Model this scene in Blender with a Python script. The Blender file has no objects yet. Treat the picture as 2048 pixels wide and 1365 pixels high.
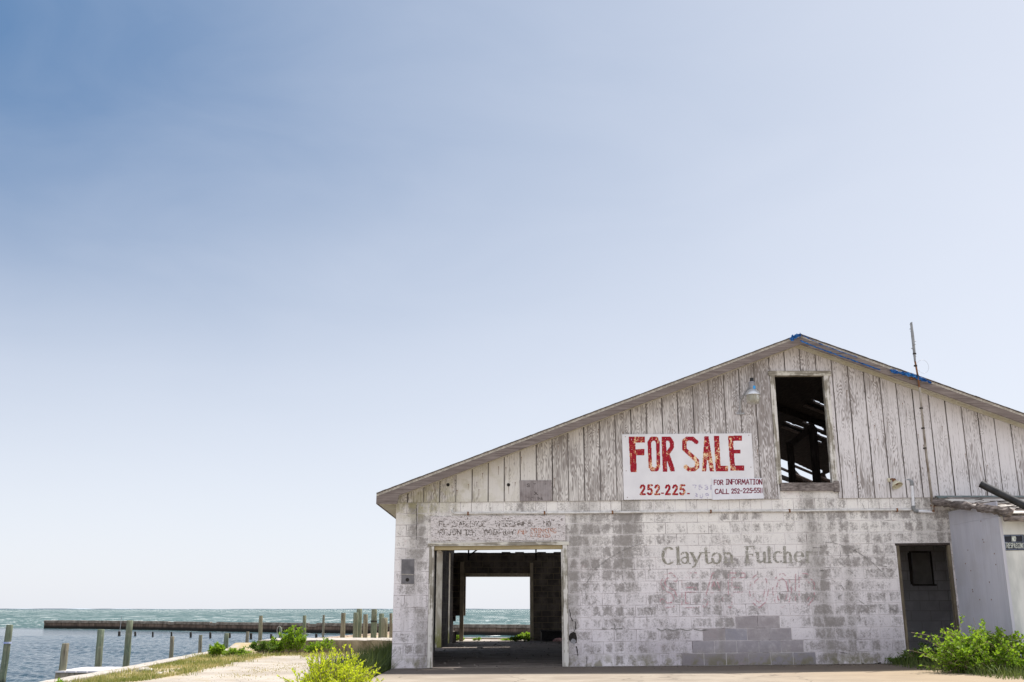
import bpy, math, random
import numpy as np
from mathutils import Vector
R = math.radians
random.seed(7); rng = np.random.default_rng(7)
S = bpy.context.scene
COL = S.collection

# ------------------------------------------------------------------ camera, sky, sun
EYE = 1.03; PITCH = R(15.08); FPX = 1991.1
cam = bpy.data.cameras.new('camera'); cam.lens = 35; cam.sensor_width = 36
cam.clip_start = 0.1; cam.clip_end = 60000
co = bpy.data.objects.new('camera', cam); COL.objects.link(co)
co.location = (0, 0, EYE); co.rotation_euler = (R(90) + PITCH, 0, 0)
S.camera = co

SUN_EL = R(66); SUN_AZ = R(48)            # azimuth from +Y (behind the building) towards +X
sdir = Vector((math.sin(SUN_AZ) * math.cos(SUN_EL), math.cos(SUN_AZ) * math.cos(SUN_EL), math.sin(SUN_EL)))
w = bpy.data.worlds.new('World'); S.world = w; w.use_nodes = True
nt = w.node_tree; nt.nodes.clear()
sky = nt.nodes.new('ShaderNodeTexSky'); sky.sky_type = 'NISHITA'; sky.sun_disc = False
sky.sun_elevation = SUN_EL; sky.sun_rotation = SUN_AZ
sky.altitude = 0; sky.air_density = 1.0; sky.dust_density = 1.0; sky.ozone_density = 1.0
bg = nt.nodes.new('ShaderNodeBackground'); bg.inputs['Strength'].default_value = 0.12
wo = nt.nodes.new('ShaderNodeOutputWorld')
# summer haze: clear blue high up and away from the sun, milky towards the horizon and towards the sun
def wn(t, **k):
    x = nt.nodes.new('ShaderNode' + t)
    for a, b in k.items(): setattr(x, a, b)
    return x
tc = wn('TexCoord'); 
sep = wn('SeparateXYZ'); nt.links.new(tc.outputs['Generated'], sep.inputs[0])
def smap(sock, a, b):
    x = wn('MapRange', interpolation_type='SMOOTHSTEP'); x.inputs[1].default_value = a; x.inputs[2].default_value = b; nt.links.new(sock, x.inputs[0]); return x.outputs[0]
wc_ = wn('VectorMath', operation='MULTIPLY'); wc_.inputs[1].default_value = (2.2, 2.2, 6.0); nt.links.new(tc.outputs['Generated'], wc_.inputs[0])
cl = wn('TexNoise'); cl.inputs['Scale'].default_value = 2.0; cl.inputs['Detail'].default_value = 6; cl.inputs['Distortion'].default_value = 0.6; nt.links.new(wc_.outputs[0], cl.inputs[0])
e1 = smap(sep.outputs[2], -0.01, 0.50); s0 = wn('MapRange'); nt.links.new(sep.outputs[0], s0.inputs[0])
for i_, v_ in enumerate((0.60, -0.44, 0.06, 1.0)): s0.inputs[i_ + 1].default_value = v_
bk = smap(sep.outputs[1], -0.35, 0.35); sm_ = wn('Math', operation='MULTIPLY'); nt.links.new(s0.outputs[0], sm_.inputs[0]); nt.links.new(bk, sm_.inputs[1]); s1 = sm_.outputs[0]  # unseen sky behind the camera kept milky, an added fill for the facade
mu = wn('Math', operation='MULTIPLY'); nt.links.new(e1, mu.inputs[0]); nt.links.new(s1, mu.inputs[1])
cw_ = wn('MapRange'); cw_.inputs[1].default_value = 0.35; cw_.inputs[2].default_value = 0.75; cw_.inputs[3].default_value = 1.05; cw_.inputs[4].default_value = 0.91; nt.links.new(cl.outputs[0], cw_.inputs[0])
mu2 = wn('Math', operation='MULTIPLY'); pw = wn('Math', operation='POWER'); pw.inputs[1].default_value = 1.2; nt.links.new(mu.outputs[0], pw.inputs[0]); nt.links.new(pw.outputs[0], mu2.inputs[0]); nt.links.new(cw_.outputs[0], mu2.inputs[1])
hz = wn('Mix', data_type='RGBA'); hz.inputs[6].default_value = (3.86, 3.98, 4.32, 1); hz.inputs[7].default_value = (0.58, 1.12, 2.05, 1); nt.links.new(mu2.outputs[0], hz.inputs[0])
bl = wn('Mix', data_type='RGBA'); bl.inputs[0].default_value = 0.90; nt.links.new(sky.outputs[0], bl.inputs[6]); nt.links.new(hz.outputs[2], bl.inputs[7])
brt = wn('MapRange', interpolation_type='SMOOTHSTEP'); nt.links.new(sep.outputs[1], brt.inputs[0])   # sky behind the camera brightened as added fill light for the facade
for i_, v_ in enumerate((0.0, -0.6, 1.0, 1.45)): brt.inputs[i_ + 1].default_value = v_
br2 = wn('VectorMath', operation='SCALE'); nt.links.new(bl.outputs[2], br2.inputs[0]); nt.links.new(brt.outputs[0], br2.inputs['Scale']); nt.links.new(br2.outputs[0], bg.inputs[0]); nt.links.new(bg.outputs[0], wo.inputs[0])
sl = bpy.data.lights.new('sun', 'SUN'); sl.energy = 4.2; sl.angle = R(0.5); sl.color = (1.0, 0.95, 0.89)
so = bpy.data.objects.new('sun', sl); COL.objects.link(so)
so.rotation_euler = sdir.to_track_quat('Z', 'Y').to_euler(); so.location = (20, 20, 40)
S.view_settings.view_transform = 'Standard'; S.view_settings.look = 'None'
S.view_settings.exposure = 0.85; S.view_settings.gamma = 1.0

# ------------------------------------------------------------------ helpers
CP, SP = math.cos(PITCH), math.sin(PITCH)
def ray(px, py):
    u = (px - 1024) / FPX; v = (682.5 - py) / FPX
    return (u, CP - v * SP, SP + v * CP)
def P(px, py, D):
    """world point on the plane Y = D that the photo shows at px, py"""
    d = ray(px, py); k = D / d[1]
    return (d[0] * k, D, EYE + d[2] * k)
def G0(px, py, z=0.0):
    """world point on the level z"""
    d = ray(px, py); k = (z - EYE) / d[2]
    return (d[0] * k, d[1] * k, z)
def wloc(o):
    v = Vector((0, 0, 0))
    while o is not None:
        v += o.location; o = o.parent
    return v
def tag(o, label=None, cat=None, group=None, kind=None):
    if label: o['label'] = label
    if cat: o['category'] = cat
    if group: o['group'] = group
    if kind: o['kind'] = kind
    return o
def empty(name, loc, label, cat, group=None):
    o = bpy.data.objects.new(name, None); COL.objects.link(o); o.location = loc
    o.empty_display_size = 0.2
    return tag(o, label, cat, group)
class MB:
    def __init__(s): s.v = []; s.f = []; s.m = []; s.c = []; s.uv = []; s.sm = []
    def face(s, pts, mi=0, col=(0, 0, 0, 1), uv=None, sm=False):
        b = len(s.v); s.v += [tuple(p) for p in pts]; s.f.append(tuple(range(b, b + len(pts))))
        s.m.append(mi); s.c.append(col); s.uv.append(uv); s.sm.append(sm)
    def box(s, x0, x1, y0, y1, z0, z1, mi=0, col=(0, 0, 0, 1), fn=None, skip=''):
        c = [(x0,y0,z0),(x1,y0,z0),(x1,y1,z0),(x0,y1,z0),(x0,y0,z1),(x1,y0,z1),(x1,y1,z1),(x0,y1,z1)]
        if fn: c = [fn(*p) for p in c]
        s.hexa(c, mi, col, skip)
    def hexa(s, c, mi=0, col=(0, 0, 0, 1), skip=''):
        for k, q in (('b',(3,2,1,0)),('t',(4,5,6,7)),('f',(0,1,5,4)),('k',(2,3,7,6)),('r',(1,2,6,5)),('l',(3,0,4,7))):
            if k not in skip: s.face([c[i] for i in q], mi, col)
    def bar(s, a, b, w, h, mi=0, up=(0, 0, 1), col=(0, 0, 0, 1)):
        a = Vector(a); b = Vector(b); d = (b - a).normalized(); u = Vector(up)
        x = d.cross(u)
        if x.length < 1e-4: x = d.cross(Vector((1, 0, 0)))
        x.normalize(); y = x.cross(d).normalized()
        c = []
        for p in (a, b):
            c += [p - x*w/2 - y*h/2, p + x*w/2 - y*h/2, p + x*w/2 + y*h/2, p - x*w/2 + y*h/2]
        for q in ((0,1,2,3),(7,6,5,4),(0,4,5,1),(1,5,6,2),(2,6,7,3),(3,7,4,0)):
            s.face([c[i] for i in q][::-1], mi, col)
    def tube(s, pts, r, n=8, mi=0, cap=True, col=(0, 0, 0, 1), sm=True):
        pts = [Vector(p) for p in pts]; rs = r if isinstance(r, (list, tuple)) else [r] * len(pts)
        ref = None; rings = []
        for i, p in enumerate(pts):
            d = (pts[min(i+1, len(pts)-1)] - pts[max(i-1, 0)]).normalized()
            if ref is None:
                ref = d.cross(Vector((0, 0, 1)))
                if ref.length < 0.1: ref = d.cross(Vector((1, 0, 0)))
            ref = (ref - d * ref.dot(d)).normalized(); b = d.cross(ref)
            rings.append([p + (ref*math.cos(2*math.pi*k/n) + b*math.sin(2*math.pi*k/n)) * rs[i] for k in range(n)])
        b0 = len(s.v)
        for rg in rings: s.v += [tuple(q) for q in rg]
        for i in range(len(rings)-1):
            for k in range(n):
                k2 = (k+1) % n
                s.f.append((b0+i*n+k, b0+i*n+k2, b0+(i+1)*n+k2, b0+(i+1)*n+k)); s.m.append(mi); s.c.append(col); s.uv.append(None); s.sm.append(sm)
        if cap:
            for rg, rev in ((rings[0], True), (rings[-1], False)):
                s.face(rg[::-1] if rev else rg, mi, col)
    def build(s, name, mats, parent=None, origin=None, smooth=None):
        if not isinstance(mats, (list, tuple)): mats = [mats]
        v = np.array(s.v, dtype=float).reshape(-1, 3)
        if parent is None:
            if origin is None: origin = ((v[:,0].min()+v[:,0].max())/2, (v[:,1].min()+v[:,1].max())/2, v[:,2].min())
            off = Vector(origin)
        else: off = wloc(parent)
        v = v - np.array(off)
        me = bpy.data.meshes.new(name); me.from_pydata(v.tolist(), [], s.f)
        for m in mats: me.materials.append(m)
        me.polygons.foreach_set('material_index', s.m)
        me.polygons.foreach_set('use_smooth', s.sm if smooth is None else [smooth]*len(s.f))
        ca = me.color_attributes.new('blk', 'FLOAT_COLOR', 'CORNER')
        lens = [len(f) for f in s.f]
        cc = []
        for c_, l_ in zip(s.c, lens): cc += c_ if isinstance(c_, list) else [c_] * l_
        ca.data.foreach_set('color', np.array(cc, dtype=np.float32).ravel())
        if any(u is not None for u in s.uv):
            ul = me.uv_layers.new(name='UVMap'); arr = []
            for f, u in zip(s.f, s.uv): arr += (u if u is not None else [(0, 0)]*len(f))
            ul.data.foreach_set('uv', np.array(arr, dtype=np.float32).ravel())
        me.validate(); me.update()
        o = bpy.data.objects.new(name, me); COL.objects.link(o)
        if parent is None: o.location = off
        else: o.parent = parent
        return o

# ------------------------------------------------------------------ material helpers
class NG:
    def __init__(s, name, rough=0.85, spec=0.25):
        s.mat = bpy.data.materials.new(name); s.mat.use_nodes = True
        s.nt = s.mat.node_tree; s.b = s.nt.nodes['Principled BSDF']
        s.b.inputs['Roughness'].default_value = rough
        s.b.inputs['Specular IOR Level'].default_value = spec
        s._pos = None
    def put(s, sock, v):
        if isinstance(v, bpy.types.NodeSocket): s.nt.links.new(v, sock)
        elif v is not None:
            if hasattr(sock.default_value, '__len__') and not hasattr(v, '__len__'): v = (v, v, v)
            if sock.type == 'RGBA' and len(v) == 3: v = (*v, 1)
            sock.default_value = v
    def n(s, t): return s.nt.nodes.new('ShaderNode' + t)
    @property
    def pos(s):
        if s._pos is None: s._pos = s.n('NewGeometry').outputs['Position']
        return s._pos
    def m(s, op, a, b=None, c=None, clamp=False):
        x = s.n('Math'); x.operation = op; x.use_clamp = clamp
        for i, v in enumerate((a, b, c)):
            if v is not None: s.put(x.inputs[i], v)
        return x.outputs[0]
    def vmul(s, v, sc):
        x = s.n('VectorMath'); x.operation = 'MULTIPLY'; s.put(x.inputs[0], v); s.put(x.inputs[1], sc); return x.outputs[0]
    def vadd(s, v, sc):
        x = s.n('VectorMath'); x.operation = 'ADD'; s.put(x.inputs[0], v); s.put(x.inputs[1], sc); return x.outputs[0]
    def xyz(s, v):
        x = s.n('SeparateXYZ'); s.put(x.inputs[0], v); return x.outputs
    def comb(s, a, b, c):
        x = s.n('CombineXYZ')
        for i, v in enumerate((a, b, c)): s.put(x.inputs[i], v)
        return x.outputs[0]
    def noise(s, vec=None, scale=5, detail=4, rough=0.55, dist=0):
        x = s.n('TexNoise'); s.put(x.inputs['Vector'], vec if vec is not None else s.pos)
        x.inputs['Scale'].default_value = scale; x.inputs['Detail'].default_value = detail
        x.inputs['Roughness'].default_value = rough; x.inputs['Distortion'].default_value = dist
        return x.outputs[0]
    def vor(s, vec, scale, feat='F1'):
        x = s.n('TexVoronoi'); x.feature = feat; s.put(x.inputs['Vector'], vec); x.inputs['Scale'].default_value = scale
        return x.outputs[0]
    def sst(s, v, a, b, lo=0.0, hi=1.0):
        x = s.n('MapRange'); x.interpolation_type = 'SMOOTHSTEP'; s.put(x.inputs[0], v)
        x.inputs[1].default_value = a; x.inputs[2].default_value = b; x.inputs[3].default_value = lo; x.inputs[4].default_value = hi
        return x.outputs[0]
    def mix(s, f, a, b, mode='MIX'):
        x = s.n('Mix'); x.data_type = 'RGBA'; x.blend_type = mode
        s.put(x.inputs[0], f); s.put(x.inputs[6], a); s.put(x.inputs[7], b); return x.outputs[2]
    def attr(s, name='blk'):
        x = s.n('Attribute'); x.attribute_name = name
        sp = s.n('SeparateColor'); s.nt.links.new(x.outputs['Color'], sp.inputs[0])
        return sp.outputs[0], sp.outputs[1], sp.outputs[2], x.outputs['Alpha'], x.outputs['Color']
    def bump(s, h, strength=0.3, dist=0.01):
        x = s.n('Bump'); x.inputs['Strength'].default_value = strength; x.inputs['Distance'].default_value = dist
        s.put(x.inputs['Height'], h); s.nt.links.new(x.outputs[0], s.b.inputs['Normal'])
    def col(s, c): s.put(s.b.inputs['Base Color'], c); return s.mat
M = {}
def simple(name, c0, c1, scale=8, stretch=(1, 1, 1), rough=0.85, bump=0.2, lo=0.35, hi=0.65, metal=0, detail=6):
    g = NG(name, rough); v = g.vmul(g.pos, stretch); n = g.noise(v, scale, detail, 0.6)
    g.col(g.mix(g.sst(n, lo, hi), c0, c1)); g.b.inputs['Metallic'].default_value = metal
    if bump: g.bump(n, bump, 0.01)
    M[name] = g.mat; return g.mat

# painted concrete block --------------------------------------------------
def mk_block():
    g = NG('painted_block', 0.9, 0.15)
    wear, tone, bare, ratio, _ = g.attr()
    uv = g.n('UVMap'); uv.uv_map = 'UVMap'; u, v, _z = g.xyz(uv.outputs[0])
    nf = g.noise(None, 30, 6, 0.75); ng = g.noise(None, 70, 3, 0.7); nm = g.noise(None, 7, 5, 0.6)
    nl = g.noise(None, 0.8, 3, 0.5); ns = g.noise(g.vmul(g.pos, (1, 1, 0.12)), 22, 5, 0.65)
    x, y, z = g.xyz(g.pos); h = g.m('SUBTRACT', z, g.m('MULTIPLY', x, 0.0095))
    ex = g.m('MULTIPLY', g.m('MINIMUM', u, g.m('SUBTRACT', 1.0, u)), ratio)
    ey = g.m('MINIMUM', v, g.m('SUBTRACT', 1.0, v))
    e = g.m('ADD', g.m('MINIMUM', ex, ey), g.m('MULTIPLY', g.m('SUBTRACT', nm, 0.5), 0.5))
    edge = g.sst(e, -0.03, 0.26)
    band = g.noise(g.comb(g.m('MULTIPLY', x, 1.5), 0.0, g.m('MULTIPLY', z, 0.22)), 1.0, 4, 0.6)
    k = g.m('ADD', g.m('MULTIPLY', g.m('MULTIPLY', wear, g.m('ADD', g.m('MULTIPLY', edge, 0.8), 0.2)), 0.62), 0.06)
    k = g.m('ADD', k, g.m('MULTIPLY', g.m('SUBTRACT', nl, 0.5), 0.9))
    k = g.m('ADD', k, g.m('MULTIPLY', g.m('SUBTRACT', band, 0.5), 1.5))
    k = g.m('ADD', k, g.m('MULTIPLY', g.m('SUBTRACT', nf, 0.5), 2.1))
    k = g.m('ADD', k, g.m('MULTIPLY', g.m('SUBTRACT', ng, 0.5), 1.6))
    gr_ = g.noise(g.vmul(g.pos, (1, 1, 0.8)), 13, 8, 0.82); k = g.m('ADD', k, g.m('MULTIPLY', g.m('SUBTRACT', gr_, 0.5), 2.4))
    k = g.m('ADD', k, g.m('MULTIPLY', g.m('SUBTRACT', g.noise(None, 3.2, 6, 0.7), 0.5), 0.9))
    k = g.m('ADD', k, g.m('MULTIPLY', g.m('SUBTRACT', ns, 0.5), 0.8))
    mask = g.sst(k, 0.12, 1.05)
    warm = g.sst(z, 0.9, 2.8)
    white = g.mix(warm, (0.76, 0.71, 0.725), (0.78, 0.745, 0.70))
    white = g.mix(g.m('MULTIPLY', tone, 0.22), white, (0.52, 0.49, 0.50))
    white = g.mix(g.m('MULTIPLY', g.sst(ng, 0.5, 0.75), 0.35), white, (0.44, 0.41, 0.41))
    white = g.mix(g.m('MULTIPLY', g.sst(h, 1.0, 0.25), g.m('MULTIPLY', g.sst(nl, 0.35, 0.6), 0.6)), white, (0.44, 0.395, 0.435))
    gray = g.mix(g.sst(gr_, 0.3, 0.7), (0.34, 0.31, 0.295), (0.18, 0.16, 0.15))
    c = g.mix(g.m('MULTIPLY', mask, 0.86), white, gray)
    gb = g.mix(tone, g.mix(nm, (0.22, 0.22, 0.26), (0.36, 0.34, 0.38)), g.mix(nm, (0.25, 0.215, 0.215), (0.40, 0.355, 0.36)))
    gb = g.mix(g.m('MULTIPLY', g.sst(ng, 0.5, 0.7), 0.35), gb, (0.46, 0.43, 0.45))
    gb = g.mix(g.m('MULTIPLY', g.sst(h, 0.45, 0.05), 0.45), gb, (0.13, 0.105, 0.10))
    c = g.mix(g.m('MULTIPLY', bare, g.m('MULTIPLY', g.sst(nf, 0.78, 0.58, 0.55, 0.92), g.sst(nm, 0.80, 0.45, 0.55, 1.0))), c, gb)
    # long dark streaks running down
    c = g.mix(g.m('MULTIPLY', g.sst(band, 0.50, 0.68), 0.5), c, (0.24, 0.22, 0.20))
    # specks and rusty bleeding
    c = g.mix(g.m('MULTIPLY', g.sst(g.noise(None, 75, 2, 0.5), 0.66, 0.74), 0.5), c, (0.12, 0.11, 0.10))
    c = g.mix(g.m('MULTIPLY', g.sst(g.noise(None, 2.1, 6, 0.75), 0.60, 0.72), 0.3), c, (0.42, 0.29, 0.29))
    # algae near the ground, yellow-green lichen high up on the left under the eave
    base = g.m('MULTIPLY', g.sst(g.m('SUBTRACT', z, g.m('MULTIPLY', x, 0.0095)), 0.34, 0.02), g.sst(nm, 0.42, 0.62))
    c = g.mix(g.m('MULTIPLY', base, 0.72), c, (0.15, 0.135, 0.06))
    lich = g.m('MULTIPLY', g.sst(z, 2.5, 2.95), g.sst(x, -0.4, -2.0))
    c = g.mix(g.m('MULTIPLY', g.m('MULTIPLY', lich, g.sst(nm, 0.35, 0.6)), 0.7), c, (0.36, 0.33, 0.17))
    g.col(c); g.bump(g.m('ADD', nf, g.m('MULTIPLY', mask, -0.3)), 0.4, 0.008)
    M['block'] = g.mat
mk_block()
def mk_mortar():
    g = NG('block_joint', 0.95, 0.1)
    n = g.noise(g.vmul(g.pos, (1, 1, 1)), 2.3, 6, 0.65)
    x, y, z = g.xyz(g.pos)
    c = g.mix(g.sst(n, 0.46, 0.72), (0.66, 0.62, 0.62), (0.13, 0.10, 0.095))
    M['mortar'] = g.col(c)
mk_mortar()
# weathered plywood siding ---------------------------------------------------
def mk_siding():
    g = NG('weathered_siding', 0.9, 0.15)
    rnd, wear, _b, _a, _ = g.attr()
    uv = g.n('UVMap'); uv.uv_map = 'UVMap'; u, v, _z = g.xyz(uv.outputs[0])
    x, y, z = g.xyz(g.pos)
    sh = g.m('MULTIPLY', rnd, 53.0)
    vec = g.comb(g.m('ADD', g.m('MULTIPLY', x, 6.5), sh), g.m('MULTIPLY', z, 0.8), sh)
    n1 = g.noise(vec, 1.0, 3, 0.5, 0.3)
    band = g.m('SINE', g.m('MULTIPLY', n1, 150.0))
    fib = g.noise(g.vmul(g.pos, (1, 1, 0.035)), 60, 4, 0.6)
    nl = g.noise(g.comb(g.m('ADD', g.m('MULTIPLY', x, 2.0), sh), g.m('MULTIPLY', z, 0.8), sh), 1.3, 4, 0.6)
    k = g.m('ADD', g.m('MULTIPLY', band, 0.20), g.m('MULTIPLY', g.m('SUBTRACT', fib, 0.5), 1.2))
    k = g.m('ADD', k, g.m('MULTIPLY', g.m('SUBTRACT', nl, 0.5), 1.0))
    k = g.m('ADD', k, g.m('SUBTRACT', g.m('MULTIPLY', wear, 0.9), 0.25))
    edge = g.m('MULTIPLY', g.sst(u, 0.10, 0.0), g.sst(g.noise(g.vmul(g.pos, (1, 1, 0.3)), 4, 3, 0.6), 0.3, 0.6))
    k = g.m('ADD', k, g.m('MULTIPLY', edge, 0.75))
    mask = g.sst(k, 0.04, 0.46)
    cool = g.sst(x, -1.0, 6.0)
    white = g.mix(cool, (0.69, 0.655, 0.60), (0.68, 0.645, 0.645))
    white = g.mix(g.m('MULTIPLY', fib, 0.45), white, (0.48, 0.45, 0.44))
    gray = g.mix(fib, (0.13, 0.108, 0.098), (0.30, 0.265, 0.245))
    c = g.mix(g.m('MULTIPLY', mask, 0.88), white, gray)
    # yellow lichen tint under the left rake
    lich = g.m('MULTIPLY', g.sst(x, 1.0, -2.0), g.sst(g.noise(None, 6, 4, 0.6), 0.4, 0.6))
    c = g.mix(g.m('MULTIPLY', lich, 0.5), c, (0.34, 0.31, 0.16))
    g.col(c); g.bump(g.m('ADD', band, fib), 0.12, 0.004)
    M['siding'] = g.mat
mk_siding()
simple('groove', (0.08, 0.066, 0.06), (0.22, 0.195, 0.18), 6, (1, 1, 0.3), bump=0)
def mk_wood(name, c0, c1, c2, axis=(0.06, 1, 1), paint=None):
    g = NG(name, 0.9, 0.15)
    n = g.noise(g.vmul(g.pos, axis), 40, 6, 0.65); l = g.noise(None, 3, 4, 0.6)
    c = g.mix(g.sst(n, 0.3, 0.7), c0, c1); c = g.mix(g.m('MULTIPLY', g.sst(l, 0.4, 0.65), 0.6), c, c2)
    if paint:
        p = g.noise(g.vmul(g.pos, axis), 14, 5, 0.6)
        c = g.mix(g.sst(g.m('ADD', p, g.m('MULTIPLY', g.m('SUBTRACT', l, 0.5), 0.8)), 0.42, 0.55), c, paint)
    g.bump(n, 0.35, 0.006); g.col(c); M[name] = g.mat
mk_wood('fascia_wood', (0.12, 0.095, 0.085), (0.25, 0.21, 0.19), (0.16, 0.13, 0.115))
mk_wood('painted_trim', (0.17, 0.15, 0.12), (0.33, 0.30, 0.25), (0.25, 0.24, 0.17), (1, 1, 0.06), paint=(0.62, 0.59, 0.55))
mk_wood('header_trim', (0.17, 0.15, 0.12), (0.33, 0.30, 0.25), (0.25, 0.22, 0.17), (0.06, 1, 1), paint=(0.60, 0.57, 0.50))
mk_wood('ochre_trim', (0.36, 0.29, 0.16), (0.48, 0.40, 0.24), (0.33, 0.27, 0.16), (0.06, 1, 1))
mk_wood('ochre_post', (0.10, 0.08, 0.055), (0.25, 0.21, 0.145), (0.08, 0.065, 0.05), (1, 1, 0.06))
mk_wood('soffit_paint', (0.50, 0.47, 0.38), (0.62, 0.59, 0.50), (0.46, 0.42, 0.30), (1, 0.2, 1))
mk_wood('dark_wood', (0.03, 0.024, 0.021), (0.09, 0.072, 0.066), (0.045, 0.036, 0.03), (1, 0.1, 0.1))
mk_wood('rotten_wood', (0.09, 0.075, 0.07), (0.30, 0.26, 0.24), (0.05, 0.04, 0.035), (0.25, 0.12, 1))
mk_wood('post_wood', (0.19, 0.16, 0.12), (0.36, 0.31, 0.24), (0.13, 0.11, 0.08), (1, 1, 0.05)); mk_wood('pale_post', (0.42, 0.36, 0.26), (0.62, 0.54, 0.42), (0.3, 0.26, 0.18), (1, 1, 0.05))
simple('shingle', (0.06, 0.05, 0.048), (0.17, 0.145, 0.135), 18)
simple('shingle_edge', (0.30, 0.27, 0.23), (0.48, 0.44, 0.38), 22)
simple('flash_metal', (0.10, 0.13, 0.13), (0.20, 0.23, 0.23), 9)
simple('galv', (0.25, 0.25, 0.26), (0.40, 0.40, 0.41), 12, rough=0.45, bump=0.05, metal=0.3)
simple('white_pvc', (0.66, 0.66, 0.68), (0.74, 0.74, 0.76), 9, rough=0.45, bump=0.02)
simple('conduit_paint', (0.50, 0.48, 0.45), (0.68, 0.66, 0.64), 10, rough=0.6, bump=0.05)
simple('rust', (0.10, 0.045, 0.025), (0.24, 0.11, 0.05), 40)
simple('rust_run', (0.24, 0.17, 0.13), (0.40, 0.34, 0.30), 20)
simple('cream_enamel', (0.50, 0.46, 0.34), (0.66, 0.62, 0.48), 14, rough=0.5, bump=0.05)
simple('black_plastic', (0.012, 0.012, 0.013), (0.028, 0.028, 0.03), 14, rough=0.42, bump=0.03)
simple('grey_plastic', (0.20, 0.205, 0.21), (0.27, 0.275, 0.28), 14, rough=0.5, bump=0.05)
simple('blue_sticker', (0.02, 0.22, 0.55), (0.04, 0.30, 0.62), 14, rough=0.4, bump=0)
simple('tarp', (0.008, 0.06, 0.22), (0.02, 0.14, 0.38), 9, rough=0.5)
simple('sign_white', (0.66, 0.645, 0.66), (0.73, 0.715, 0.725), 3, rough=0.6, bump=0.02, lo=0.3, hi=0.7)
simple('info_white', (0.66, 0.66, 0.70), (0.72, 0.72, 0.76), 5, rough=0.6, bump=0.02)
simple('sign_black', (0.012, 0.013, 0.02), (0.02, 0.022, 0.034), 5, rough=0.4, bump=0.0)
simple('plate_grey', (0.19, 0.185, 0.195), (0.29, 0.28, 0.29), 6, rough=0.7)
simple('rope', (0.30, 0.28, 0.24), (0.45, 0.42, 0.36), 30)
simple('stub_dark', (0.018, 0.015, 0.013), (0.05, 0.042, 0.036), 12)
simple('shed_side', (0.48, 0.48, 0.54), (0.53, 0.53, 0.585), 3, (1, 1, 0.3), bump=0.05, lo=0.25, hi=0.75)
g = NG('shed_plywood', 0.85, 0.2); z = g.xyz(g.pos)[2]; n = g.noise(g.vmul(g.pos, (1, 1, 0.25)), 3, 5, 0.6); f = g.noise(g.vmul(g.pos, (1, 1, 0.04)), 26, 4, 0.6); l = g.noise(None, 1.3, 4, 0.6)
c = g.mix(g.sst(n, 0.3, 0.7), (0.47, 0.47, 0.53), (0.53, 0.53, 0.585)); c = g.mix(g.m('MULTIPLY', g.sst(f, 0.50, 0.72), 0.35), c, (0.36, 0.35, 0.38)); c = g.mix(g.m('MULTIPLY', g.sst(l, 0.50, 0.72), 0.35), c, (0.40, 0.385, 0.39))
c = g.mix(g.m('MULTIPLY', g.sst(g.m('ADD', z, g.m('MULTIPLY', n, 0.8)), 1.3, 0.4), 0.55), c, (0.30, 0.27, 0.24)); g.bump(n, 0.05, 0.01); M['shed_side'] = g.col(c)
simple('shed_face', (0.46, 0.47, 0.46), (0.64, 0.64, 0.62), 3.5, (1, 1, 0.3), bump=0.1)
simple('roof_sheet', (0.42, 0.39, 0.36), (0.60, 0.57, 0.53), 6)
simple('stone', (0.30, 0.28, 0.25), (0.44, 0.41, 0.37), 9)
simple('pink_cloth', (0.55, 0.30, 0.30), (0.62, 0.40, 0.38), 9)
g = NG('refractor', 0.35, 0.5); g.b.inputs['Transmission Weight'].default_value = 0.35
M['refractor'] = g.col(g.mix(g.sst(g.noise(g.vmul(g.pos, (1, 1, 0.1)), 60, 2), 0.4, 0.6), (0.34, 0.32, 0.25), (0.46, 0.44, 0.36)))
# dabs of paint with a colour of their own
g = NG('sign_paint', 0.7, 0.2); M['paint'] = g.col(g.attr()[4])
# interior block
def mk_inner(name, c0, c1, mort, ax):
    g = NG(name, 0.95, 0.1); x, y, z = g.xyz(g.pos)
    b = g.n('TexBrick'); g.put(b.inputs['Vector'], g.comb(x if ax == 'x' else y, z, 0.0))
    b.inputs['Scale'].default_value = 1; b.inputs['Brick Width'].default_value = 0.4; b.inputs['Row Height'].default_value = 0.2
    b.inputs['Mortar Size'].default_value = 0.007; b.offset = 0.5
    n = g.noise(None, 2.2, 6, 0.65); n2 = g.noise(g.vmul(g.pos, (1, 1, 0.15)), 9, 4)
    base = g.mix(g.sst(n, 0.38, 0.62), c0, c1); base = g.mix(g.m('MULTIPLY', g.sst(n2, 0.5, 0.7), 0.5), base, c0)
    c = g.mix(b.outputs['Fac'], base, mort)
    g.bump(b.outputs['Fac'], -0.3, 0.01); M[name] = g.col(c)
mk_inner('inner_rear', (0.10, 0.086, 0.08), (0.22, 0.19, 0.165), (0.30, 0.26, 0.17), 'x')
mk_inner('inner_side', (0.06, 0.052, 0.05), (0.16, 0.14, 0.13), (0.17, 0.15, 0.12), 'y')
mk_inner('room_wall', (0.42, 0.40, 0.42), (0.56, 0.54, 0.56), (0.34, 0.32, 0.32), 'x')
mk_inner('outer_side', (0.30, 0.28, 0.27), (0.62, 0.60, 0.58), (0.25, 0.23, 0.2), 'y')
g = NG('jamb_paint', 0.9); n = g.noise(g.vmul(g.pos, (1, 1, 0.4)), 7, 5, 0.6); z = g.xyz(g.pos)[2]
c = g.mix(g.sst(n, 0.4, 0.6), (0.80, 0.75, 0.66), (0.60, 0.54, 0.45))
M['jamb_paint'] = g.col(g.mix(g.m('MULTIPLY', g.sst(z, 0.9, 0.1), g.sst(n, 0.35, 0.55)), c, (0.36, 0.36, 0.14)))
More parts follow.
